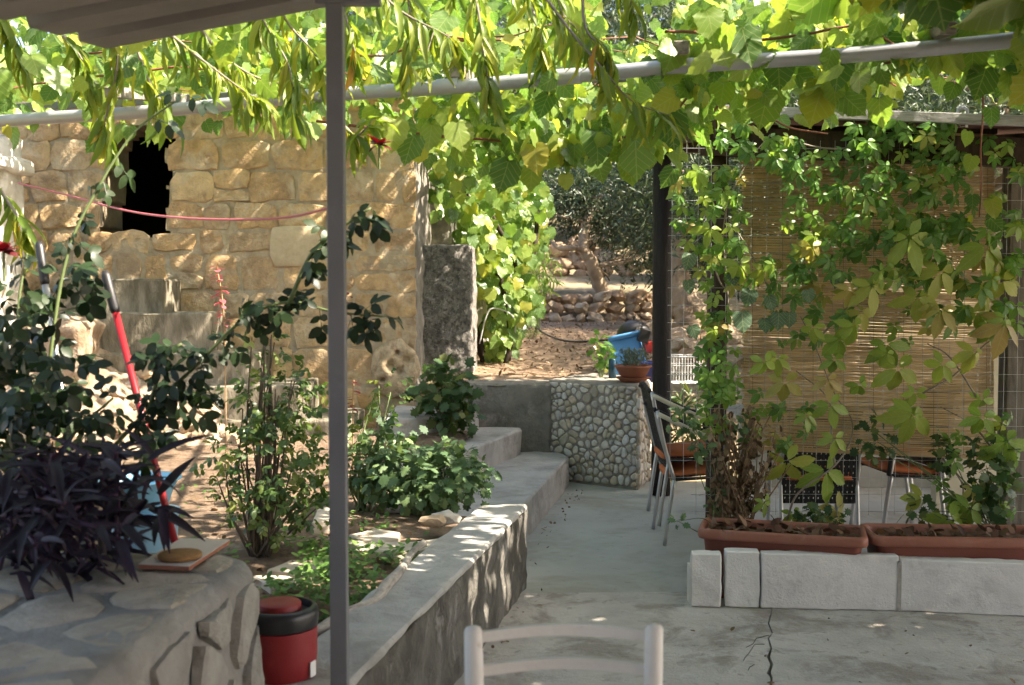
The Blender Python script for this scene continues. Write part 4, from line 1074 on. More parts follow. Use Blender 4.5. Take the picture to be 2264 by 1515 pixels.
for sh in shoots:
    a = pt(*sh[0]); lq = min(limb, key=lambda z_: (z_ - a).length)
    pts = curve_pts(([lq] if (lq - a).length > .05 and sh[0][1] < 60 else []) + [pt(*s_) for s_ in sh], 6)
    n0 = 6 if (lq - a).length > .05 and sh[0][1] < 60 else 0
    tw.tube(pts, [max(.0018, .008 - .0065 * i / len(pts)) for i in range(len(pts))], 5)
    for i, q in enumerate(pts):
        if i < n0: continue
        for _ in range(2 if i < len(pts) - 4 else 3):
            d = (pts[min(i + 1, len(pts) - 1)] - pts[max(i - 1, 0)]).normalized()
            tip = d * .5 + V3((rpch.uniform(-.8, .8), rpch.uniform(-.7, .7), -.45 + rpch.uniform(-.5, .3)))
            PL.add(q + rv(rpch, .01), tip, V3((rpch.uniform(-.5, .5), rpch.uniform(-.6, .4), 1)), rpch.uniform(.11, .19))
tw.build('twigs', M_twig, pc, smooth=True, kind='stuff')
PL.emit(pc, LP, 300)

# ---- Virginia creeper on the wire mesh
rcv = random.Random(71)
c0 = ptz(1745, 1165, .33); c0.y = 5.95
cr_ = thing('creeper', 'five-leaved creeper climbing the wire mesh in front of the blind', 'creeper', (c0.x, 5.92, .3))
m = MB()
for pl in ([(1740, 1150), (1765, 1090), (1845, 1030), (1882, 970), (1880, 920), (1845, 870), (1800, 760), (1770, 700)], [(1845, 1030), (1838, 950), (1830, 880), (1760, 820)], [(2040, 870), (2110, 830), (2180, 760), (2230, 740)], [(2160, 880), (2100, 790), (2050, 760)], [(1600, 1150), (1590, 900), (1610, 700), (1600, 500), (1640, 380), (1700, 300)], [(1700, 300), (1850, 330), (2000, 300), (2100, 360)], [(1800, 760), (1900, 650), (1990, 560), (2060, 500)], [(2100, 1170), (2130, 1080), (2080, 1010)], [(1560, 520), (1590, 620), (1610, 640)], [(1990, 560), (1960, 450), (1900, 380)], [(2200, 1000), (2150, 940), (2080, 900)], [(1720, 680), (1660, 560), (1600, 470)]):
    q = curve_pts([pt(u, v, 6.07 + .02 * math.sin(u)) if v < 1000 else pt(u, v, 5.95) for u, v in pl], 5); m.tube(q, [.0065 - .004 * i / len(q) for i in range(len(q))], 5)
m.build('stems', M_twig, cr_, smooth=True)
SM = Leaves(CV); BG = Leaves(CV)
def cleaf(u, v, s_, L=SM, Y=None):
    p = pt(u, v, Y or rcv.uniform(5.92, 6.11)); p.z = max(p.z, .3)
    L.add(p, V3((rcv.uniform(-.6, .6), rcv.uniform(-.45, .1), -1)), V3((rcv.uniform(-.4, .5), -1, rcv.uniform(.2, .9))), s_)
for (u0, u1, v0, v1, n, s0, s1) in ((1740, 2150, 330, 520, 130, .06, .10), (1880, 2110, 262, 340, 45, .06, .09), (1590, 1660, 270, 340, 16, .06, .09), (1690, 1770, 300, 380, 18, .06, .09), (1750, 2080, 500, 640, 62, .06, .10), (1490, 1640, 370, 560, 60, .05, .09), (1545, 1630, 560, 900, 62, .05, .085), (1640, 1730, 560, 700, 16, .05, .08), (2050, 2264, 480, 720, 44, .07, .11), (2180, 2264, 300, 500, 22, .05, .09), (1700, 2060, 620, 760, 30, .05, .09), (1640, 1800, 860, 1000, 12, .06, .1), (2080, 2264, 900, 1150, 26, .05, .08), (1540, 1700, 900, 960, 10, .05, .08)):
    for _ in range(n): cleaf(rcv.uniform(u0, u1), rcv.uniform(v0, v1), rcv.uniform(s0, s1))
for (u, v, s_) in ((1635, 585, .125), (1690, 600, .09), (1795, 545, .10), (1800, 520, .08), (2010, 525, .165), (2045, 540, .11), (2080, 600, .14), (2180, 545, .17), (2215, 620, .15), (2030, 655, .14), (1890, 720, .125), (1905, 690, .12), (1960, 760, .13), (1735, 845, .13), (1690, 800, .10), (1720, 790, .09), (1985, 815, .165), (2085, 805, .11), (2020, 915, .17), (1835, 895, .11), (1740, 1020, .155), (1825, 1040, .16), (1850, 1125, .14), (1755, 1135, .08), (1762, 1190, .07), (2040, 1100, .11), (2100, 1145, .17), (2145, 1125, .12), (2225, 975, .15), (2220, 715, .16), (2160, 690, .11), (1880, 640, .10), (1945, 600, .08), (1570, 505, .10), (1545, 380, .09), (1600, 420, .08), (2080, 685, .12), (1830, 840, .09), (1900, 850, .09), (2150, 1080, .07), (1690, 1110, .07)):
    cleaf(u, v, s_ * 1.25, BG, rcv.uniform(5.86, 5.98))
for _ in range(20): cleaf(rcv.uniform(1650, 2250), rcv.uniform(560, 1120), rcv.uniform(.09, .17), BG, rcv.uniform(5.88, 6.05))
SM.emit(cr_, LC, 210); BG.emit(cr_, LCY, 90)
BGL = Leaves(GV)
for (u, v, s_) in ((1640, 690, .12), (1660, 640, .10), (1700, 655, .09), (1722, 690, .10), (1690, 705, .08), (1745, 690, .09), (1785, 640, .08), (1855, 600, .10), (1620, 600, .08), (1575, 690, .08), (1525, 560, .10), (1520, 620, .08), (1530, 720, .08)):
    BGL.add(pt(u, v, rcv.uniform(5.9, 6.05)), V3((rcv.uniform(-.4, .4), -.2, -1)), V3((rcv.uniform(-.3, .3), -1, .5)), s_)
BGL.emit(cr_, leafmat('bluish_grape_leaf', [(0, (.06, .12, .07)), (1, (.10, .17, .10))], .25, rough=.55), 20)

# ---- generic bush
def bush(name, label, cat, base, blobs, vars_, mat, nobj, stemmat, nst=12, droop=.5, seed=1, up=.6, group=None, sr=.006):
    r = random.Random(seed); t = thing(name, label, cat, base, group); m = MB(); L = Leaves(vars_)
    for (c, rad, n, s0, s1) in blobs:
        for _ in range(n):
            p, d = ell(r, c, rad)
            tip = d * .8 + rv(r, .7) + V3((0, 0, -droop * r.random()))
            L.add(p, tip, d * .6 + rv(r, .6) + V3((0, -.25, up)), r.uniform(s0, s1))
        for _ in range(max(2, nst // len(blobs))):
            p, d = ell(r, c, [q * .85 for q in rad], .6); b = V3(base) + V3((r.uniform(-.04, .04), r.uniform(-.04, .04), 0))
            mid = b.lerp(p, .5) + rv(r, .05); q = curve_pts([b, mid, p], 5); m.tube(q, [sr * (1.2 - .8 * i / len(q)) for i in range(len(q))], 5)
    m.build('stems', stemmat, t, smooth=True); L.emit(t, mat, nobj)
    return t
def at_px(u, v, Y): return pt(u, v, Y)
def base_on_soil(u, v, z=.4):
    p = ptz(u, v, z); return V3((p.x, p.y, soil_z(p.x, p.y) - .02))
b = base_on_soil(578, 1218)
bush('rose_bush', 'green rose bush growing in the bed left of the steel post', 'rose bush', b, [((b.x + .02, b.y, .80), (.29, .26, .28), 250, .055, .10), ((b.x + .05, b.y + .05, 1.10), (.25, .2, .2), 120, .055, .09), ((b.x + .12, b.y, .60), (.22, .2, .14), 60, .06, .10), ((b.x + .02, b.y, 1.36), (.12, .12, .16), 16, .05, .09)], RVv, LR, 300, M_bark, 44, .5, 12, sr=.006)
b = base_on_soil(800, 1110, .45)
bush('rose_bush', 'thin young rose bush growing just right of the steel post', 'rose bush', b, [((b.x + .02, b.y + .1, .78), (.16, .16, .26), 46, .08, .12), ((b.x + .12, b.y + .1, 1.02), (.10, .1, .16), 18, .06, .1), ((b.x - .05, b.y, .66), (.14, .14, .18), 30, .08, .12)], RVv, LR, 90, M_stem, 12, .5, 13)
b = base_on_soil(950, 1140)
bush('chrysanthemum', 'low spreading grey green chrysanthemum bush beside the low wall', 'shrub', b, [((b.x - .06, b.y + .12, .62), (.36, .32, .20), 520, .04, .08), ((b.x + .12, b.y + .12, .58), (.24, .26, .16), 240, .04, .075), ((b.x - .27, b.y + .15, .68), (.18, .2, .2), 150, .04, .075)], MV, LM, 300, M_stem, 60, .3, 14, up=1.0, sr=.004)
m = MB()
p0 = pt(985, 1000, 8.45)
bush('dark_shrub', 'dark leafy shrub at the foot of the concrete pier', 'shrub', (p0.x, 8.5, .62), [((p0.x, 8.5, .82), (.25, .22, .26), 190, .07, .12), ((p0.x + .1, 8.5, .66), (.16, .2, .16), 60, .06, .1)], MV, LI, 220, M_bark, 14, .4, 15)
# ---- shade-darkened rose in the left foreground, with long arching canes
fr = thing('climbing_rose', 'rose with shade-darkened leaves and long arching canes at the left edge', 'rose bush', (-1.55, 3.45, .3))
rfr = random.Random(61); m = MB(); FL = Leaves(RVv)
cns = [[(60, 1190, 3.4), (230, 1010, 3.4), (330, 905, 3.4), (430, 812, 3.4), (540, 705, 3.4), (640, 668, 3.4), (740, 690, 3.4), (850, 700, 3.4)], [(80, 1190, 3.4), (110, 800, 3.45), (150, 560, 3.5), (215, 420, 3.55), (300, 290, 3.6), (410, 210, 3.6)], [(60, 1190, 3.4), (60, 900, 3.4), (40, 700, 3.4), (60, 560, 3.45)], [(640, 668, 3.4), (690, 560, 3.4), (760, 500, 3.4), (820, 460, 3.4)], 
       [(70, 1190, 3.35), (150, 980, 3.3), (250, 880, 3.3)], [(60, 1190, 3.4), (20, 1000, 3.3), (-20, 820, 3.3)], [(330, 905, 3.4), (360, 800, 3.4), (400, 760, 3.4)]]
for pl in cns:
    q = curve_pts([pt(*s_) for s_ in pl], 6); m.tube(q, [.0075 - .0045 * i / len(q) for i in range(len(q))], 6)
    for i, p in enumerate(q):
        if i < 8 and len(pl) > 4: continue
        if depth_px(p)[1] < 620 and depth_px(p)[0] < 600 and rfr.random() < .6: continue
        for _ in range(2 if rfr.random() < .55 else 1):
            if p.y and depth_px(p)[0] > 600 and rfr.random() < .25: continue
            FL.add(p, V3((rfr.uniform(-1, 1), rfr.uniform(-.5, .5), rfr.uniform(-.9, .5))), V3((rfr.uniform(-.5, .5), -.7, .7)), rfr.uniform(.07, .12))
for (u, v, ru, rv_, n) in ((50, 870, 120, 130, 80), (30, 720, 90, 90, 24), (330, 930, 100, 60, 10), (90, 980, 150, 100, 70), (170, 620, 50, 50, 8), (430, 850, 50, 40, 8)):
    for _ in range(n):
        a = rfr.uniform(0, 6.28); k = rfr.random() ** .5
        FL.add(pt(u + ru * k * math.cos(a), v + rv_ * k * math.sin(a), rfr.uniform(3.1, 3.7)), V3((rfr.uniform(-1, 1), rfr.uniform(-.5, .5), rfr.uniform(-1, .3))), V3((rfr.uniform(-.6, .6), -.6, .8)), rfr.uniform(.08, .13))
m.build('canes', M_stem, fr, smooth=True); FL.emit(fr, LRD, 300)
def blossom(name, label, p, size, mat, n=11, seed=1):
    r = random.Random(seed); t = thing(name, label, 'flower', p); L = Leaves(SV)
    for i in range(n):
        a = i * 2.4; e = .2 + .9 * i / n
        d = V3((math.cos(a) * math.cos(e), math.sin(a) * math.cos(e), math.sin(e) - .2))
        L.add(V3(p), d + rv(r, .2), V3((-d.x * .5, -d.y * .5 - .3, .8)), size * r.uniform(.7, 1.1))
    L.emit(t, mat, n, 'petal')
    MB().tube([V3(p) - V3((.0, 0, size * 1.6)), V3(p)], .004, 5).build('stalk', M_stem, t)
blossom('red_rose', 'dark red rose flower hanging right of the steel post below the pipe', pt(838, 320, 3.6), .05, M_redfl, 14, 3)
blossom('red_rose', 'dark red rose flower cut by the left edge of the photo', pt(8, 555, 3.4), .06, M_redfl, 14, 4)
blossom('red_rose', 'small red bloom low among the shaded rose leaves left of the red pole', pt(232, 938, 3.5), .02, M_redfl, 8, 5)
# ---- salvia spikes
def salvia(label, u, v0, v1, lean, Y, mat, n, seed):
    r = random.Random(seed); a = pt(u + lean, v1, Y); b_ = pt(u, v0, Y); g = V3((a.x, a.y, soil_z(a.x, a.y)))
    t = thing('salvia', label, 'flower', g); MB().tube(curve_pts([g, a, b_], 5), .004, 5).build('stem', plain('tan_stem', (.45, .27, .13), .7), t)
    L = Leaves(SV)
    for i in range(n):
        p = a.lerp(b_, i / n + r.uniform(0, .03)); an = r.uniform(0, 6.28)
        L.add(p, V3((math.cos(an), math.sin(an), r.uniform(-.3, .4))), V3((0, 0, 1)), r.uniform(.04, .075))
    L.emit(t, mat, n, 'petal')
salvia('coral pink salvia spike in front of the house wall above the rose bush', 478, 582, 720, 18, 6.4, M_pinkfl, 34, 1)
salvia('thin dark red salvia spike against the wall low down right of the post', 782, 840, 905, -2, 6.6, M_redfl, 10, 2)
salvia('sparse red salvia spike half hidden behind the steel post', 762, 635, 745, 0, 6.5, M_redfl, 9, 3)
# ---- purple strap-leaved plant on the bench wall
pu = thing('purple_spiderwort', 'dark purple strap-leaved plant spilling over the bench wall', 'plant', (-1.35, 3.0, .84))
ru_ = random.Random(88); UL = Leaves(UVv); m = MB()
for k in range(34):
    e = pt(ru_.uniform(-30, 290), ru_.uniform(1000, 1235), ru_.uniform(2.45, 3.15)); e.z = max(e.z, .9)
    s0 = V3((-1.35 + ru_.uniform(-.25, .25), 3.0 + ru_.uniform(-.1, .15), .84)); q = curve_pts([s0, s0.lerp(e, .5) + V3((0, 0, .1)), e], 4)
    m.tube(q, .006, 5)
    for p in q[3:]:
        for _ in range(1):
            UL.add(p, V3((ru_.uniform(-.6, 1), ru_.uniform(-1, .4), ru_.uniform(-.3, .6))), V3((ru_.uniform(-.4, .4), -.3, 1)), ru_.uniform(.09, .16))
for k in range(170):
    p = pt(ru_.uniform(-30, 250) if k % 6 else ru_.uniform(150, 360), ru_.uniform(1010, 1285), ru_.uniform(2.5, 3.2)); p.z = max(p.z, .87)
    if depth_px(p)[0] > 280 and depth_px(p)[1] > 1180: continue
    UL.add(p, V3((ru_.uniform(-.5, 1), ru_.uniform(-1, .3), ru_.uniform(-.5, .4))), V3((ru_.uniform(-.4, .4), -.3, 1)), ru_.uniform(.08, .15))
for k in range(46):
    p = pt(ru_.uniform(190, 375), ru_.uniform(1000, 1165), ru_.uniform(2.85, 3.2)); p.z = max(p.z, .87)
    UL.add(p, V3((ru_.uniform(-.7, .9), ru_.uniform(-.8, .4), ru_.uniform(-.5, .6))), V3((ru_.uniform(-.4, .4), -.5, 1)), ru_.uniform(.10, .19))
m.build('stems', plain('purple_stem', (.05, .02, .05), .6), pu, smooth=True); UL.emit(pu, LU, 260)
# ---- weeds in the bed
wd = Leaves(SV); rwd = random.Random(19)
for k in range(2600):
    if k % 3: p = ptz(rwd.uniform(585, 960), rwd.uniform(1195, 1345), .4)
    else: p = ptz(rwd.uniform(400, 960), rwd.uniform(1090, 1340), .4)
    if p.x > kerb_x(p.y) - .27 or nz((p.x, p.y, 0), 3.2, 7) < -.02: continue
    h = rwd.uniform(.0, .09) * (1.2 if p.y < 4.9 else .6)
    wd.add(V3((p.x, p.y, soil_z(p.x, p.y) + h)), V3((rwd.uniform(-1, 1), rwd.uniform(-1, 1), rwd.uniform(-.3, .8))), V3((0, -.3, 1)), rwd.uniform(.014, .045))
w_ = join_leaves(wd.items, SV, LW, None, 'weeds', rwd); props(w_, 'low green weeds covering the garden bed soil', 'weeds')
lt = Leaves(SV)
for k in range(1500):
    y = 9.6 + 7 * rwd.random(); x = rwd.uniform(-.4, 1.0 + .25 * (y - 9.4)); lt.add(V3((x, y, gz(x, y) + .03)), rv(rwd), V3((rwd.uniform(-.4, .4), rwd.uniform(-.4, .4), 1)), rwd.uniform(.025, .06))
for k in range(220):
    p = ptz(rwd.uniform(400, 940), rwd.uniform(1100, 1330), .4)
    if p.x < kerb_x(p.y) - .27: lt.add(V3((p.x, p.y, soil_z(p.x, p.y) + .012)), rv(rwd), V3((rwd.uniform(-.4, .4), rwd.uniform(-.4, .4), 1)), rwd.uniform(.025, .06))
for k in range(90):
    y = rwd.uniform(4.3, 8.8); x = rwd.uniform(.02, .12) + (kerb_x(y) if y < 5.85 else -.05 + (y - 5.9) * .18) if k % 3 else rwd.uniform(-.1, 2.4)
    if k % 3 == 0: y = rwd.uniform(4.0, 5.35)
    lt.add(V3((x, y, .008)), rv(rwd), V3((rwd.uniform(-.3, .3), rwd.uniform(-.3, .3), 1)), rwd.uniform(.012, .035))
w_ = join_leaves(lt.items, SV, LD, None, 'leaf_litter', rwd); props(w_, 'brown fallen leaves on the path, garden soil and floor', 'leaves')
# ---- olive trees
def olive(label, base, trunk_pts, blobs, n, leaf, seed, r0=.16, bark=M_olbark, name='olive_tree', extra=(), group=None):
    r = random.Random(seed); t = thing(name, label, 'tree', base, group)
    m = MB(); q = curve_pts(trunk_pts, 6); m.tube(q, [r0 * (1.25 if i == 0 else 1) * (1 - .6 * i / len(q)) * (1 + .12 * math.sin(i * 2.3)) for i in range(len(q))], 9)
    for ex_ in extra:
        e = curve_pts(ex_[0], 5); m.tube(e, [ex_[1] * (1 - .65 * i / len(e)) for i in range(len(e))], 7)
    for (c, rad) in blobs:
        a = min(q[len(q) // 3:], key=lambda z_: (z_ - V3(c)).length)
        for _ in range(3):
            p, d = ell(r, c, [k * .8 for k in rad]); e = curve_pts([a, a.lerp(p, .5) + rv(r, .15), p], 4); m.tube(e, [.03 * (1 - .7 * i / len(e)) for i in range(len(e))], 5)
    m.build('trunk', bark, t, smooth=True)
    its = []; vol = [b_[1][0] * b_[1][1] * b_[1][2] for b_ in blobs]; tot = sum(vol)
    for (c, rad), vv in zip(blobs, vol):
        k = int(n * vv / tot); ncl = max(8, k // 26)
        cl = [ell(r, c, rad, .38) for _ in range(ncl)]
        for _ in range(k):
            p, d = r.choice(cl); sp = .11 * (rad[0] + rad[2])
            pp = p + V3((r.gauss(0, sp), r.gauss(0, sp), r.gauss(0, sp * .9)))
            its.append((pp, leaf_frame(d * .6 + rv(r, 1), rv(r, .8) + V3((0, 0, .6))), r.uniform(.75, 1.3) * leaf, r.randrange(len(OV))))
    join_leaves(its, OV, LO, t, 'crown', r)
    return t
B0 = pt(1342, 672, 17.2); B0.z = gz(B0.x, B0.y) - .1
olive('leaning olive tree with a bare pale trunk above the dry stone wall', B0, [B0, pt(1325, 630, 17.2), pt(1305, 575, 17.1), pt(1290, 550, 17.1), pt(1300, 480, 17.3), pt(1340, 420, 17.5)], [(pt(1330, 440, 17.5), (1.0, 1.0, .55)), (pt(1420, 500, 17.6), (.8, .9, .65)), (pt(1250, 420, 17.6), (.6, .8, .5)), (pt(1400, 380, 18), (1.1, 1.0, .6)), (pt(1360, 600, 17.9), (.42, .3, .22)), (pt(1480, 560, 17.5), (.6, .6, .5)), (pt(1230, 490, 17.4), (.25, .3, .25))], 17000, .10, 1, .13,
      extra=[([pt(1302, 565, 17.1), pt(1280, 548, 17.0), pt(1235, 548, 17.0), pt(1215, 520, 17.1), pt(1205, 480, 17.2)], .06)])
B1 = pt(1530, 725, 14.6); B1.z = gz(B1.x, B1.y) - .1
olive('thick gnarled old olive trunk behind the black log post', B1, [B1, pt(1520, 690, 14.7), pt(1500, 640, 14.8), pt(1500, 570, 14.9), pt(1510, 480, 15)], [(pt(1520, 470, 15.2), (1.0, .9, .6)), (pt(1590, 400, 15.5), (1.2, .9, .8)), (pt(1470, 360, 15.6), (1.1, .9, .6)), (pt(1640, 560, 15), (.8, .6, .5)), (pt(1500, 600, 15.6), (.5, .5, .3))], 14000, .11, 2, .26,
      extra=[([B1 + V3((.5, .1, 0)), pt(1535, 680, 14.6), pt(1500, 625, 14.8)], .2), ([B1 + V3((-.7, 0, .02)), pt(1480, 690, 14.7), pt(1490, 640, 14.8)], .12)])
for lb, x, y, h, sd in (('spreading olive tree close behind the shelter roof at the right', 5.2, 11.6, 4.6, 71), ('olive tree right behind the shelter beside the path bank', 3.9, 14.6, 4.4, 72), ('broad olive tree at the far right behind the shelter', 7.6, 12.0, 4.8, 73), ('young olive tree hidden behind the blind, added to shade the path', 3.4, 12.5, 3.9, 74), ('low olive tree behind the shelter back wall, added to shade the path', 3.2, 10.7, 3.4, 75)):  # last two trees stand hidden, added to shade the path
    b0 = V3((x, y, gz(x, y) - .1)); c = b0 + V3((0, 0, h * .68))
    olive(lb, b0, [b0, b0 + V3((.1, 0, .6)), b0 + V3((-.05, .1, 1.3)), c], [(c, (h * .45, h * .4, h * .27)), (c + V3((h * .25, -.2, -.2)), (h * .3, h * .3, h * .22)), (c + V3((-h * .25, -.1, -.2)), (h * .3, h * .3, h * .22))], 11000, .10, sd, .17)
ro = random.Random(3)
far = [(-1.5, 22, 3.4), (1.6, 26, 3.6), (4.6, 21, 3.4), (7.5, 24, 3.8), (10.5, 21, 3.6), (4.0, 31, 5.3), (8.5, 33, 4.4), (13, 29, 4.2), (-3.0, 30, 4.2), (0.8, 36, 4.6), (16.5, 34, 4.4), (6.3, 17.2, 2.9), (12.2, 39, 4.8), (5.0, 41, 6.6), (-8, 26, 4), (2.4, 46, 5.5), (8.6, 45, 5.5), (15.5, 44, 5.5), (-5, 40, 5.2), (-1.5, 52, 6)]
fl_ = ['olive tree on the slope seen left of the gap above the path', 'olive tree on the slope high above the dry stone wall', 'olive tree on the slope just above the shelter roof', 'olive tree on the slope above the middle of the shelter roof', 'olive tree on the slope above the right end of the shelter roof', 'far olive tree filling the top gap between the vine leaves', 'far olive tree above the two wooden battens', 'far olive tree at the upper right of the slope', 'far olive tree behind the house roof', 'highest olive tree in the middle of the slope', 'far olive tree at the right edge of the slope', 'nearest olive tree on the slope behind the shelter', 'topmost olive tree on the right of the slope', 'topmost olive tree behind the vine canopy', 'olive tree behind the left end of the house', 'skyline olive tree straight above the path', 'skyline olive tree above the shelter roof', 'skyline olive tree at the far right', 'skyline olive tree above the house roof', 'tallest skyline olive tree behind the vine']
for i, ((x, y, h), lb) in enumerate(zip(far, fl_)):
    b0 = V3((x, y, gz(x, y) - .1)); c = b0 + V3((0, 0, h * .62))
    olive(lb, b0, [b0, b0 + V3((.1, 0, .5)), b0 + V3((-.05, .1, 1.1)), c], [(c, (h * .50, h * .45, h * .34)), (c + V3((h * .28, -.2, -.3)), (h * .3, h * .3, h * .26)), (c + V3((-h * .3, -.1, -.35)), (h * .3, h * .3, h * .26)), (c + V3((.1, 0, h * .25)), (h * .3, h * .3, h * .2))], 8500, .24, 40 + i, .14, group='olive trees on the slope')
# ------------------------------------------------------------------ objects
# ---- aerated concrete blocks
M_block = surf('aerated_concrete_block', [(.77, .755, .73), (.71, .69, .66), (.75, .73, .71)], 5, .1, [((.42, .40, .37), 3.2, .55, .70, .6), ((.36, .33, .29), 10, .66, .76, .5)], bump=.35, bscale=120, rough=.95)
def block(label, u0, u1, vb0, vb1, vt0, thick, zlift=0, name='concrete_block', tilt=0):
    a = ptz(u0, vb0, 0); b = ptz(u1, vb1, 0); h = pt(u0, vt0, a.y).z
    d = (b - a).normalized(); n = V3((-d.y, d.x, 0))
    if n.y < 0: n = -n
    poly = [(a.x, a.y), (b.x, b.y), (b.x + n.x * thick, b.y + n.y * thick), (a.x + n.x * thick, a.y + n.y * thick)]
    m = rough_prism(poly, .003 + zlift, h, .006, .05, .0035, 14, u0 * .01)
    return m.build(name, M_block, None, label, 'block', 'white block edging of the planters', auto=35)
block('left end white block of the planter edging, standing on end', 1527, 1594, 1343, 1345, 1224, .085)
block('second white block of the edging, slightly taller with open joints', 1603, 1679, 1344, 1346, 1219, .09)
block('long white block of the planter edging below the first planter', 1683, 1986, 1347, 1353, 1224, .08)
block('long white block of the planter edging at the right edge', 1989, 2290, 1353, 1366, 1236, .08)
MB().box(pt(1530, 1290, 5.58) + V3((.008, 0, -.1)), (.055, .09, .40), bev=.004).build('concrete_block', M_block, None, 'narrow upright white block standing behind the edging corner', 'block', 'white block edging of the planters')
mj = MB(); q = ptz(1989, 1353, 0)
mj.box((q.x - .004, q.y + .03, .13), (.02, .066, .25)); mj.build('mortar_joint', surf('grey_joint', (.36, .34, .31), 12, .3, bump=.4, rough=.95), None, 'grey mortar joint between the two long white blocks', 'mortar joint')
# ---- planters
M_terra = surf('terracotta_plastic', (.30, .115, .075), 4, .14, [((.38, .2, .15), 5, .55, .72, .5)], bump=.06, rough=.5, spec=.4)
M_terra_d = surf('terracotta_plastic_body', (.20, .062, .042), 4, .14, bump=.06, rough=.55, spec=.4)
def planter(label, u0, u1, v0, v1):
    a = ptz(u0, v0, .335); b = ptz(u1, v1, .335); d = (b - a); L = d.length; d.normalize(); n = V3((-d.y, d.x, 0)); n = n if n.y > 0 else -n; Wd = .34; a = a + V3((0, 0, .035)); b = b + V3((0, 0, .035))
    t = thing('planter', label, 'planter', (a + b) / 2 + n * Wd / 2 - V3((0, 0, .365)), 'long terracotta planters')
    def ring(ins, z, seg=5, rad=.045):
        o = []
        for (cx, cy, a0) in ((ins + rad, ins + rad, 180), (L - ins - rad, ins + rad, 270), (L - ins - rad, Wd - ins - rad, 0), (ins + rad, Wd - ins - rad, 90)):
            for k in range(seg):
                an = math.radians(a0 + 90 * k / (seg - 1)); o.append(a + d * (cx + rad * math.cos(an)) + n * (cy + rad * math.sin(an)) + V3((0, 0, z - .335)))
        return o
    def loft(rings, name, mat, capb=False, capt=False, parent=t):
        m = MB(); k = len(rings[0])
        for r_ in rings: m.v += r_
        for i in range(len(rings) - 1):
            for j in range(k): m.f.append((i * k + j, i * k + (j + 1) % k, (i + 1) * k + (j + 1) % k, (i + 1) * k + j))
        if capb: m.f.append(tuple(range(k))[::-1])
        if capt: m.f.append(tuple((len(rings) - 1) * k + j for j in range(k)))
        return m.build(name, mat, parent, auto=50)
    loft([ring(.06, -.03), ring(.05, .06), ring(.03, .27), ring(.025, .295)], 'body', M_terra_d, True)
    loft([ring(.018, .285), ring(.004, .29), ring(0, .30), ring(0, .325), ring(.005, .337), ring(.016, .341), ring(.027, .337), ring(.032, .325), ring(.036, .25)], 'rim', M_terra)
    loft([ring(.034, .28), ring(.034, .300)], 'potting_soil', M_soil, True, True)
    r_ = random.Random(int(u0)); L_ = Leaves(SV)
    for _ in range(150):
        p = a + d * r_.uniform(.05, L - .05) + n * r_.uniform(.05, Wd - .05); p.z = .338 + r_.uniform(0, .03)
        L_.add(p, rv(r_), V3((r_.uniform(-.6, .6), r_.uniform(-.6, .6), 1)), r_.uniform(.03, .075))
    L_.emit(t, leafmat('dead_leaf_brown', [(0, (.07, .03, .016)), (.6, (.14, .065, .035)), (1, (.26, .15, .09))], .1, rough=.8, vein=0), 60, 'dead_leaf', 'dead_leaves')
    return a, d, n, L
pa = planter('terracotta planter at the left with dry stalks and brown leaves', 1541, 1921, 1187, 1209)
pb = planter('terracotta planter cut by the right edge with a climbing plant', 1932, 2360, 1204, 1210)
# dry stalk plant
rdp = random.Random(12)
b0 = ptz(1615, 1170, .30); t = thing('dried_plant', 'withered brown stalks standing in the left planter', 'plant', (b0.x, 5.98, .30)); m = MB(); L_ = Leaves(SV)
for k in range(46):
    p0 = V3((b0.x + rdp.uniform(-.09, .16), 5.97 + rdp.uniform(-.08, .1), .30)); e = pt(rdp.uniform(1570, 1720), rdp.uniform(900, 1110), 5.98 + rdp.uniform(-.12, .12))
    q = curve_pts([p0, p0.lerp(e, .5) + rv(rdp, .04), e], 4); m.tube(q, .0028, 4)
    for p in q[3:]:
        for _ in range(3): L_.add(p + rv(rdp, .02), V3((rdp.uniform(-1, 1), rdp.uniform(-1, 1), -1)), rv(rdp), rdp.uniform(.02, .05))
for k in range(3):
    p0 = V3((b0.x + .05 * k, 5.95, .30)); e = pt([1730, 1760, 1690][k], [990, 1010, 980][k], 5.95); m.tube(curve_pts([p0, p0.lerp(e, .5) + V3((0, 0, -.03)), e], 4), .004, 5)
m.build('stalks', M_dry, t, kind='stuff', smooth=True); L_.emit(t, LD, 120)
bush('planter_chrysanthemum', 'pale green leafy sprigs at the left end of the first planter', 'plant', (b0.x - .06, 5.95, .30), [(pt(1505, 930, 5.95), (.08, .07, .07), 22, .04, .075), (pt(1545, 985, 5.95), (.06, .08, .08), 20, .04, .07), (pt(1620, 930, 5.98), (.1, .08, .1), 30, .04, .07), (pt(1580, 1110, 5.95), (.06, .06, .12), 12, .03, .05), (pt(1500, 1155, 5.7), (.04, .04, .03), 9, .03, .05)], MV, LM, 120, M_stem, 10, .4, 41, sr=.003)
bush('planter_herb', 'small dark green herb in the middle of the first planter', 'plant', (pt(1810, 1170, 5.9).x, 5.9, .30), [(pt(1820, 1145, 5.9), (.13, .10, .06), 90, .03, .06)], MV, LI, 80, M_stem, 10, .3, 42, sr=.003)
bush('planter_shrub', 'ragged dark green plant in the right hand planter', 'plant', (pt(2200, 1190, 5.95).x, 5.95, .30), [(pt(2190, 1050, 5.95), (.13, .12, .26), 120, .05, .09), (pt(1930, 970, 6.02), (.10, .05, .14), 40, .04, .07), (pt(2090, 1010, 6.0), (.06, .06, .12), 30, .05, .08), (pt(2040, 1130, 5.95), (.12, .1, .06), 24, .05, .07)], MV, LI, 150, M_stem, 16, .4, 43, sr=.004)
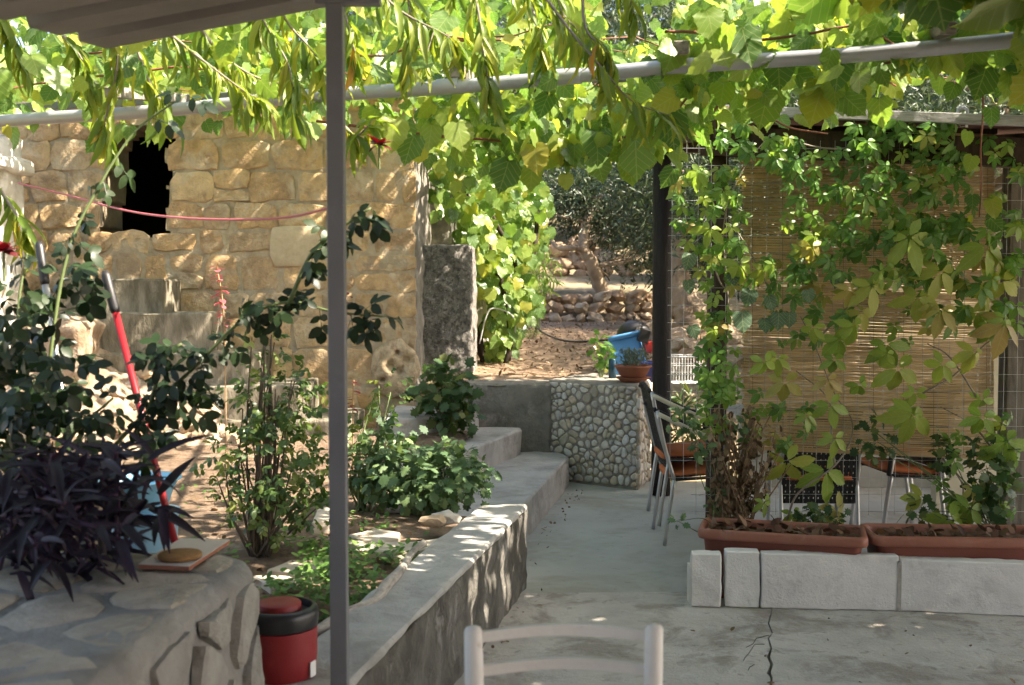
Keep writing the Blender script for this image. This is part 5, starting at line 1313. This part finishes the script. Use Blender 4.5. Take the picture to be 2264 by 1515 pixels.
# ---- stacked tube chairs with orange cushions
M_alu = surf('satin_aluminium_tube', (.46, .46, .45), 6, .1, bump=.03, rough=.35, metal=.7)
M_beige = plain('cream_arm_sleeve', (.62, .56, .42), .5)
M_weave = surf('black_woven_rattan', (.018, .017, .017), 20, .3, bump=.9, bscale=160, rough=.5)
M_orange = surf('orange_cushion_cloth', (.50, .15, .055), 8, .15, bump=.25, bscale=160, rough=.9)
def tube_chair(label, x, y, z, rot, group, low=0.0):
    t = thing('tube_chair', label, 'chair', (x, y, z), group)
    c, s_ = math.cos(rot), math.sin(rot)
    def w(p): return V3((x + p[0] * c - p[1] * s_, y + p[0] * s_ + p[1] * c, z + p[2]))
    def T(pts, r_, name, mat, n=8): return MB().tube([w(p) for p in curve_pts(pts, 4)], r_, n).build(name, mat, t, smooth=True)
    for sy in (-.24, .24):       # local +x is the front of the seat
        T([(-.20, sy, 0), (-.17, sy, .22), (-.14, sy, .42)], .013, 'rear_leg', M_alu)
        T([(.24, sy, 0), (.21, sy, .25), (.18, sy, .44)], .013, 'front_leg', M_alu)
        T([(-.14, sy, .42), (-.20, sy, .62), (-.25, sy * .96, .86)], .013, 'back_upright', M_alu)
        T([(-.245, sy * 1.03, .84), (-.10, sy * 1.08, .77), (.06, sy * 1.08, .70), (.17, sy * 1.05, .64), (.20, sy, .44)], .0145, 'arm', M_beige if sy < 0 else M_weave)
        T([(-.14, sy, .42), (.18, sy, .44)], .011, 'seat_rail', M_weave)
    m = MB()
    for i in range(15):          # woven strips of seat and back, real weave with gaps
        a = -.22 + .44 * i / 14
        m.beam(w((-.15, a, .435)), w((.20, a, .455)), .020, .004)
    for i in range(10):
        a = -.15 + .35 * i / 9; m.beam(w((a, -.23, .439 + .05 * (a + .15))), w((a, .23, .439 + .05 * (a + .15))), .024, .004)
    m.build('seat', M_weave, t)
    m = MB()
    for i in range(16):
        a = -.225 + .45 * i / 15; m.beam(w((-.165 + low * .2, a, .47 - low)), w((-.262, a * .97, .87)), .023, .004, up=(c, s_, 0))
    for i in range(15):
        k = (i / 14) * (.39 + low) / .39 - low / .39; m.beam(w((-.160 - .097 * k, -.23, .48 + .39 * k)), w((-.160 - .097 * k, .23, .48 + .39 * k)), .004, .021 * (1 + low * 2))
    m.build('backrest', M_weave, t)
    T([(-.26, -.235, .86), (-.275, 0, .90), (-.26, .235, .86)], .013, 'top_rail', M_weave)
    return w
def cushion(label, w, dz=0):
    bm = bmesh.new(); bmesh.ops.create_grid(bm, x_segments=10, y_segments=10, size=1); m = MB(); top = []
    for sgn in (1, -1):
        b = len(m.v)
        for v in bm.verts:
            e = max(abs(v.co.x), abs(v.co.y)); h = .026 * (1 - e ** 4) * sgn + .012 * sgn
            k = 1 - .06 * (abs(v.co.x * v.co.y)) ** 2
            m.v.append(w((.02 + v.co.x * .20 * k, v.co.y * .215 * k, .488 + dz + h + .02 * v.co.x)))
        m.f += [tuple(b + v.index for v in (f.verts if sgn > 0 else reversed(f.verts))) for f in bm.faces]
    n = 11
    bd = [i for i in range(n)] + [n * k + n - 1 for k in range(1, n)] + [n * (n - 1) + i for i in range(n - 2, -1, -1)] + [n * k for k in range(n - 2, 0, -1)]
    o = n * n
    for i in range(len(bd)): p, q = bd[i], bd[(i + 1) % len(bd)]; m.f.append((p, o + p, o + q, q))
    bm.free()
    m.build('seat_cushion', M_orange, None, label, 'cushion', 'orange seat cushions', smooth=True)
cx = ptz(1436, 1212, 0)
w1 = tube_chair('lower of the two stacked tube chairs beside the pebble wall', cx.x + .30, cx.y + .32, 0, 0.02, 'stacked tube chairs')
cushion('orange cushion on the lower stacked chair beside the pebble wall', w1, -.03)
w2 = tube_chair('upper of the two stacked tube chairs beside the pebble wall', cx.x + .27, cx.y + .36, .115, 0.02, 'stacked tube chairs')
cushion('orange cushion on the upper stacked chair beside the pebble wall', w2, -.03)
w3 = tube_chair('black woven chair turned backwards under the reed blind', 1.95, 6.98, 0, math.radians(88), 'chairs under the shelter', .2)
cushion('orange cushion on the chair seen from behind under the blind', w3, -.03)
w4 = tube_chair('lower chair of the stack under the right half of the blind', 2.58, 7.15, 0, math.radians(186), 'chairs under the shelter')
cushion('orange cushion on the lower chair of the stack under the blind', w4, -.03)
w5 = tube_chair('upper chair of the stack under the right half of the blind', 2.60, 7.17, .125, math.radians(186), 'chairs under the shelter')
cushion('orange cushion on the upper chair of the stack under the blind', w5, -.03)
tb = thing('outdoor_table', 'grey metal table partly seen behind the reed blind', 'table', (2.0, 8.1, 0), None)
MB().box((2.0, 8.1, .72), (.8, .8, .03), bev=.006).build('top', M_alu, tb)
for dx in (-.34, .34):
    for dy in (-.34, .34): MB().tube([(2.0 + dx, 8.1 + dy, 0), (2.0 + dx, 8.1 + dy, .70)], .016, 8).build('leg', M_alu, tb, smooth=True)
# ---- white painted wooden chair in front
M_wpaint = surf('worn_white_paint', (.80, .77, .72), 6, .08, [((.45, .36, .28), 14, .62, .72, .6)], bump=.15, bscale=60, rough=.5, spec=.4)
wc = thing('white_wooden_chair', 'white painted wooden chair with slatted back in the foreground', 'chair', (.11, 2.1, 0))
yl = 2.28; tl_ = pt(1046, 1384, yl); trr = pt(1446, 1380, yl)
def post_(tp, sx, name='back_post'):
    pts = [(tp.x + sx * .03, yl - .06, 0), (tp.x + sx * .022, yl - .04, .45), (tp.x + sx * .008, yl - .005, .75), (tp.x, yl, tp.z - .012), (tp.x, yl, tp.z - .004), (tp.x, yl, tp.z)]
    MB().tube(pts, [.018, .021, .0205, .0195, .016, .006], 12).build(name, M_wpaint, wc, smooth=True)
post_(tl_, .4); post_(trr, -.25)
for v, dz in ((1409, .022), (1484, .022), (1560, .022)):
    pa_ = pt(1060, v, yl); pb_ = pt(1432, v - 3, yl); n = 13; m = MB()
    for i in range(n):
        s_ = i / (n - 1); q = pa_.lerp(pb_, s_) + V3((0, .030 * math.sin(math.pi * s_), .0 + .006 * math.sin(math.pi * s_)))
        m.v += [q + V3((0, -.006, -dz / 2)), q + V3((0, .006, -dz / 2)), q + V3((0, .006, dz / 2)), q + V3((0, -.006, dz / 2))]
    for i in range(n - 1):
        for k in range(4): m.f.append((i * 4 + k, i * 4 + (k + 1) % 4, (i + 1) * 4 + (k + 1) % 4, (i + 1) * 4 + k))
    m.build('slat', M_wpaint, wc, auto=50)
for dx in (-.03, .41): MB().tube([(tl_.x + dx, 1.86, 0), (tl_.x + dx, 1.88, .45)], .018, 10).build('front_leg', M_wpaint, wc, smooth=True)
for z_ in (.2, .3):
    MB().tube([(tl_.x, 2.23, z_), (trr.x, 2.23, z_)], .011, 8).build('stretcher', M_wpaint, wc, smooth=True)
    MB().tube([(tl_.x - .03, 1.87, z_), (trr.x + .03, 1.87, z_)], .011, 8).build('stretcher', M_wpaint, wc, smooth=True)
MB().box(((tl_.x + trr.x) / 2, 2.06, .45), (.42, .40, .03), bev=.01).build('seat', surf('woven_rush', (.45, .33, .18), 8, .3, bump=.6, rough=.9), wc)
# ---- red water cooler jug
wj = pt(622, 1400, 3.22); jz = .457
jg = thing('water_cooler_jug', 'red insulated water jug with black lid rim behind the bench wall', 'jug', (wj.x, wj.y, jz))
ztop = pt(630, 1338, 3.22).z
M_jred = surf('red_moulded_plastic', (.26, .014, .018), 5, .12, [((.30, .05, .05), 9, .55, .7, .5)], bump=.05, rough=.5, spec=.5); M_jblk = plain('black_moulded_plastic', (.016, .017, .02), .35)
MB().lathe([(.095, jz), (.102, jz + .01), (.106, jz + .06), (.107, ztop - .07), (.107, ztop - .062)], wj * 0 + V3((wj.x, wj.y, 0)), 32).build('body', M_jred, jg, auto=50)
MB().lathe([(.100, ztop - .0615), (.109, ztop - .058), (.112, ztop - .022), (.108, ztop - .008), (.100, ztop), (.093, ztop), (.089, ztop - .022), (.02, ztop - .024)], V3((wj.x, wj.y, 0)), 32).build('rim', M_jblk, jg, auto=50)
MB().lathe([(.066, ztop - .022), (.066, ztop + .006), (.062, ztop + .010), (.02, ztop + .011)], V3((wj.x - .006, wj.y, 0)), 28).build('lid', M_jred, jg, auto=50)
lb_ = pt(700, 1500, 3.72); MB().box((wj.x + .1015, wj.y - .040, jz + .03), (.003, .028, .045), Matrix.Rotation(math.radians(-22), 3, 'Z')).build('sticker', plain('white_sticker', (.75, .75, .75), .5), jg)
# ---- tile and cork trivet on the bench wall
ta = [ptz(u, v, .865) for u, v in ((306, 1257), (418, 1262), (508, 1202), (400, 1199))]
m = MB(); m.add(ta + [p + V3((0, 0, .010)) for p in ta], [(0, 3, 2, 1), (4, 5, 6, 7), (0, 1, 5, 4), (1, 2, 6, 5), (2, 3, 7, 6), (3, 0, 4, 7)])
tl0 = thing('ceramic_tile', 'pale square ceramic tile lying on the bench wall', 'tile', (ta[0] + ta[2]) / 2)
m.build('biscuit', surf('brown_red_biscuit', (.36, .15, .10), 20, .2, bump=.3, rough=.9), tl0)
gl2 = MB(); gl2.add([p + V3((0, 0, .0105)) for p in ta] + [p + V3((0, 0, .0125)) for p in ta], [(0, 3, 2, 1), (4, 5, 6, 7), (0, 1, 5, 4), (1, 2, 6, 5), (2, 3, 7, 6), (3, 0, 4, 7)]); gl2.build('glaze', plain('pale_glaze', (.60, .56, .54), .3), tl0)
c_ = ptz(398, 1232, .880)
MB().lathe([(.005, 0), (.056, 0), (.059, .003), (.059, .009), (.056, .012), (.005, .012)], c_, 36).build('cork_trivet', surf('cork', (.36, .20, .085), 40, .3, bump=.4, bscale=120, rough=.9), None, 'round brown cork trivet lying on the pale tile', 'trivet', auto=50)
# ---- long-handled tools leaning in the corner
def pole(label, a, b, r_, mat, grip, gr, name='broom_handle'):
    t = thing(name, label, 'broom', a); d = b - a
    MB().tube([a, a + d * (1 - gr)], r_, 10).build('shaft', mat, t, smooth=True)
    MB().tube([a + d * (1 - gr), a + d * (1 - gr * .9), a + d * .985, b], [r_ * 1.05, r_ * 1.35, r_ * 1.3, r_ * .8], 10).build('grip', grip, t, smooth=True)
    q = a; MB().box(q + V3((0, 0, .02)), (.26, .05, .04), bev=.008).build('head', grip, t)
M_redpole = surf('red_enamel', (.27, .012, .018), 5, .08, bump=.02, rough=.35, spec=.5)
pole('red broom handle with a black grip leaning behind the bench wall', pt(420, 1330, 3.45), pt(232, 600, 3.62), .0125, M_redpole, plain('black_rubber', (.02, .02, .022), .5), .13)
pole('silver broom handle with a black grip leaning among the shaded roses', pt(200, 1290, 3.55), pt(86, 535, 3.75), .0120, M_alu, plain('black_rubber_grip', (.02, .02, .022), .45), .13)
# ---- blue basin on a light blue bucket
bc = pt(300, 1090, 3.95)
M_blue = surf('light_blue_plastic', (.22, .48, .66), 5, .06, bump=.02, rough=.4, spec=.4); 
M_blue2 = surf('pale_blue_plastic', (.32, .58, .78), 5, .06, bump=.02, rough=.4, spec=.4)
zb = pt(300, 1062, 3.95).z
MB().lathe([(.01, zb - .105), (.11, zb - .105), (.135, zb - .03), (.152, zb), (.165, zb + .004), (.163, zb + .009), (.148, zb + .006), (.128, zb - .03), (.104, zb - .098), (.01, zb - .098)], V3((bc.x, bc.y, 0)), 30).build('washing_basin', M_blue, None, 'light blue plastic basin standing behind the red broom handle', 'basin', smooth=True)
MB().lathe([(.01, .30), (.10, .30), (.125, zb - .135), (.132, zb - .13), (.132, zb - .115), (.02, zb - .112)], V3((bc.x + .02, bc.y + .02, 0)), 28).build('bucket', M_blue2, None, 'pale blue upturned bucket under the basin', 'bucket', smooth=True)
# ---- pink plastic washing line tied to the post
ln_ = [pt(40, 405, 4.6), pt(150, 432, 4.4), pt(280, 466, 4.0), pt(400, 482, 3.6), pt(540, 486, 3.3), pt(640, 480, 3.1), pt(720, 462, 2.95), pt(757, 450, 2.925)]
MB().tube(curve_pts(ln_, 6), .0035, 6).build('washing_line', surf('pink_plastic_cord', (.60, .16, .20), 3, .1, bump=0, rough=.5), None, 'pink plastic washing line sagging from the steel post', 'cord', smooth=True)
# ---- driftwood branch on the low wall
dp = [ptz(u, v, .47) for u, v in ((690, 1385), (760, 1345), (820, 1325), (850, 1300), (880, 1260), (915, 1215), (935, 1198))]
dp = [V3((q.x, q.y, .44 if i < 2 else .46)) for i, q in enumerate(dp)]
MB().tube([q + V3((.004 * math.sin(i * .7), 0, .004 * math.sin(i * .5))) for i, q in enumerate(curve_pts(dp, 5))], [.024 - .014 * abs(i / 30 - .35) + .003 * math.sin(i * .45) for i in range(31)], 9).build('driftwood', surf('silvered_driftwood', (.42, .38, .33), 6, .35, bump=.6, bscale=50, rough=.9, grain=(8, 8, 60)), None, 'bent grey driftwood branch lying along the low wall', 'branch', smooth=True)
# ---- flagstones and stones in the bed
M_flag = surf('cream_flagstone', [(.48, .40, .30), (.55, .48, .39), (.44, .37, .29)], 6, .25, [((.30, .24, .18), 6, .54, .68, .6)], bump=.5, bscale=30, rough=.9)
flags = [([(770, 1180), (830, 1166), (885, 1175), (880, 1188), (820, 1196)], 'pale cracked flagstone under the chrysanthemum bush'), ([(775, 1208), (860, 1194), (990, 1185), (965, 1205), (880, 1215)], 'long cream flagstone running to the low wall'), ([(590, 1248), (640, 1225), (715, 1228), (712, 1240), (690, 1258), (630, 1250)], 'cream flagstone between the rose bush and the steel post'), ([(760, 1190), (800, 1186), (870, 1192), (800, 1202)], 'thin grey flagstone beside the steel post'), ([(700, 1135), (735, 1120), (735, 1160), (690, 1165)], 'upright pale slab leaning behind the steel post'),
         ([(560, 1262), (640, 1262), (665, 1272), (600, 1285)], 'grey flagstone sunk behind the bench wall corner'), ([(940, 1195), (990, 1182), (985, 1200), (950, 1215)], 'small cream flagstone wedged against the low wall'), ([(900, 1195), (940, 1190), (940, 1204), (905, 1210)], 'small cream flagstone in the middle of the paving row')]
for cpl, lb in flags:
    pl = [ptz(u, v, .43) for u, v in cpl]; zc = max(soil_z(q.x, q.y) for q in pl) + .004
    rough_prism([(q.x, q.y) for q in pl], zc - .05, zc + .03, .006, .05, .004, 9, cpl[0][0]).build('flagstone', M_flag, None, lb, 'flagstone', 'flagstones in the garden bed', auto=35)
for (u, v, r_, lb) in ((985, 1155, .05, 'white stone resting against the low wall under the bush'), (960, 1160, .05, 'grey mossy stone beside the white one under the bush')):
    q = ptz(u, v, .45); m = MB(); m.blob((q.x, q.y, .47), (r_ * 1.35, r_, r_ * .7), 2, .3, 1.5, u * .1); m.build('stone', M_white if u > 970 else M_rubble, None, lb, 'stone', auto=40)
# ---- things on the terrace beside the log post
pw = pt(1398, 825, 9.15); zt_ = .862
bowl = thing('plant_bowl', 'terracotta bowl with a grey green bushy plant on the pebble wall', 'flowerpot', (pw.x, 9.1, zt_))
M_tc = surf('fired_terracotta', (.30, .115, .065), 6, .2, bump=.2, bscale=40, rough=.85)
MB().lathe([(.01, zt_), (.10, zt_), (.118, zt_ + .02), (.148, zt_ + .034), (.15, zt_ + .04), (.02, zt_ + .041)], V3((pw.x, 9.1, 0)), 28).build('saucer', M_tc, bowl, auto=50)
MB().lathe([(.09, zt_ + .042), (.115, zt_ + .06), (.145, zt_ + .12), (.158, zt_ + .125), (.158, zt_ + .14), (.145, zt_ + .14), (.135, zt_ + .12), (.01, zt_ + .118)], V3((pw.x, 9.1, 0)), 28).build('pot', M_tc, bowl, auto=50)
rl = random.Random(8); LV = Leaves(variants(lambda r: strip_leaf(1, [.06, .09, .01], .3, .3), 3, 9))
for k in range(420):
    p = V3((pw.x + rl.gauss(0, .07), 9.1 + rl.gauss(0, .06), zt_ + .13 + rl.random() * .13)); 
    LV.add(p, V3((rl.uniform(-1, 1), rl.uniform(-1, 1), rl.uniform(.1, 1.4))), rv(rl), rl.uniform(.03, .06))
LV.emit(bowl, LLV, 0, 'leaf', 'foliage')
tub = thing('blue_tub', 'light blue plastic tub tipped up behind the plant bowl', 'tub', pt(1390, 830, 10.0))
q0 = pt(1388, 790, 10.0); mr = Matrix.Rotation(math.radians(-12), 3, 'Y') @ Matrix.Rotation(math.radians(-20), 3, 'X')
M_tub = surf('bright_blue_plastic', (.10, .30, .62), 4, .06, bump=.02, rough=.4)
MB().box(q0, (.30, .16, .36), mr, .03).build('shell', M_tub, tub); MB().box(q0 + V3((-.02, 0, .185)), (.33, .19, .025), mr, .01).build('lip', M_tub, tub)
dm = pt(1402, 745, 10.25)
kg = thing('kettle_grill', 'black domed kettle grill behind the blue tub', 'grill', (dm.x, dm.y, gz(dm.x, dm.y)))
prof = [(.01, dm.z + .16)] + [(.17 * math.sin(a), dm.z + .16 * math.cos(a)) for a in (.3, .6, .9, 1.2, 1.5)] + [(.175, dm.z - .01), (.165, dm.z - .1), (.11, dm.z - .19), (.01, dm.z - .21)]
M_blkm = plain('black_enamel', (.012, .011, .011), .45)
MB().lathe(prof, V3((dm.x, dm.y, 0)), 26).build('lid', M_blkm, kg, smooth=True)
MB().tube([(dm.x, dm.y, dm.z + .15), (dm.x, dm.y, dm.z + .2)], .014, 8).build('knob', M_blkm, kg)
for k in range(3): MB().tube([(dm.x, dm.y, dm.z - .15), (dm.x + .16 * math.cos(k * 2.1 + .5), dm.y + .16 * math.sin(k * 2.1 + .5), gz(dm.x, dm.y))], .012, 6).build('leg', M_blkm, kg)
q0 = pt(1424, 742, 9.9); MB().box(q0, (.10, .12, .13), Matrix.Rotation(.3, 3, 'Y'), .012).build('dark_box', M_blkm, None, 'small black box on top of the blue tub', 'box')
q0 = pt(1440, 768, 9.9); MB().lathe([(.01, -.05), (.05, -.05), (.062, .05), (.055, .052), (.01, -.03)], q0, 18).build('red_cup', plain('red_plastic', (.55, .04, .03), .4), None, 'red plastic cup peeking out beside the log post', 'cup', smooth=True)
q0 = pt(1436, 820, 9.85); MB().lathe([(.01, -.12), (.10, -.12), (.125, .07), (.13, .08), (.12, .085), (.09, -.1), (.01, -.1)], q0, 22).build('navy_bucket', plain('navy_plastic', (.02, .03, .16), .4), None, 'navy blue bucket behind the plant bowl and the log post', 'bucket', smooth=True)
q0 = pt(1354, 815, 9.5); MB().lathe([(.028, -.085), (.033, -.08), (.033, .075), (.028, .085), (.005, .085)], q0, 18).build('drink_can', plain('dark_teal_can', (.015, .05, .08), .3, metal=.4), None, 'dark blue drinks can standing left of the plant bowl', 'can', smooth=True)
sb = pt(1334, 850, 9.6); bush('fig_sapling', 'small green sapling beside the path left of the plant bowl', 'sapling', (sb.x, 9.62, .8), [(pt(1330, 770, 9.62), (.09, .08, .12), 34, .06, .1), (pt(1335, 800, 9.6), (.06, .06, .06), 14, .05, .09)], MV, LC, 40, M_stem, 5, .5, 51, sr=.005)
rb = pt(1160, 770, 13.6); bush('rosemary_bush', 'sunlit yellow green bush on the left of the path', 'shrub', (rb.x, 13.6, gz(rb.x, 13.6)), [(pt(1160, 735, 13.6), (.2, .25, .22), 500, .03, .06), (pt(1150, 690, 13.8), (.14, .2, .2), 260, .03, .06)], variants(lambda r: strip_leaf(1, [.06, .1, .01], .3, .3), 3, 19), LROS, 0, M_stem, 10, .2, 52)
hb = pt(1205, 640, 14.2); bush('broadleaf_shrub', 'bright green drooping shrub hanging beside the end of the path wall', 'shrub', (hb.x - .1, 14.3, gz(hb.x, 14.3)), [(pt(1205, 605, 14.2), (.2, .25, .28), 150, .1, .16), (pt(1190, 560, 14.3), (.15, .2, .2), 60, .1, .15)], PV, LG, 120, M_stem, 8, 1.2, 53)
# wire basket
wbk = thing('wire_basket', 'white wire basket on the bank right of the log post', 'basket', pt(1525, 850, 9.8)); m = MB()
a = pt(1488, 848, 9.7); b_ = pt(1566, 848, 9.7); hgt = .24; dpt = .3
for z_ in (0, .08, .16, .24):
    m.tube([a + V3((0, 0, z_)), b_ + V3((0, 0, z_)), b_ + V3((0, dpt, z_)), a + V3((0, dpt, z_)), a + V3((0, 0, z_))], .003 if z_ < .24 else .005, 5)
for k in range(13):
    q = a.lerp(b_, k / 12); m.tube([q + V3((0, 0, .24)), q, q + V3((0, dpt, 0)), q + V3((0, dpt, .24))], .0022, 4)
for k in range(10):
    q = a + V3((0, dpt * k / 9, 0)); m.tube([q, q + (b_ - a)], .0022, 4)
m.build('wires', plain('white_coated_wire', (.75, .75, .73), .5), wbk)
bk = pt(1530, 930, 9.4); bush('bank_plants', 'dark strappy plants growing on the bank behind the stacked chairs', 'plant', (bk.x, 9.4, .05), [(pt(1530, 900, 9.4), (.25, .2, .16), 120, .08, .16), (pt(1530, 960, 9.2), (.25, .15, .14), 80, .08, .16)], UVv, LI, 60, M_stem, 8, .2, 54)
# black hose across the path and the pale hose on the vine
MB().tube(curve_pts([pt(1155, 690, 14.5), pt(1200, 735, 13.2), pt(1260, 755, 12.4), pt(1340, 752, 12.2), pt(1400, 745, 12)], 6), .012, 6).build('black_hose', M_blkm, None, 'thin black hose lying across the trodden path', 'hose', smooth=True)
MB().tube(curve_pts([pt(1060, 760, 10.7), pt(1075, 700, 10.7), pt(1090, 682, 10.7), pt(1125, 692, 10.72), pt(1140, 715, 10.75), pt(1135, 760, 10.8)], 6), .007, 7).build('pale_hose', plain('pale_grey_hose', (.5, .5, .48), .5), None, 'pale grey hose looped on the vine trunk', 'hose', smooth=True)
# wire coil on the shelter roof edge
wcoil = thing('wire_coil', 'small coil of grey wire tied to the roof edge at the right', 'coil', pt(2125, 265, 6.08)); cq = pt(2125, 252, 6.09)
m = MB()
for k in range(7): m.tube([cq + V3(((.030 + .004 * math.sin(k)) * math.cos(t_ * .5236), -.012 - .003 * k, (.036 - .002 * k) * math.sin(t_ * .5236) + .01 * math.cos(k))) for t_ in range(13)], .0025, 4)
m.tube([cq + V3((-.03, -.01, -.02)), cq + V3((-.01, -.02, -.075)), cq + V3((.02, -.02, -.07))], .002, 4)
m.tube([cq + V3((.02, -.01, .03)), cq + V3((.0, .02, .055)), cq + V3((.09, .02, .04))], .002, 4)
m.build('loops', M_wire, wcoil); MB().box(cq + V3((.024, -.02, -.065)), (.014, .002, .026)).build('paper_tag', plain('white_tag', (.75, .75, .7), .7), wcoil)
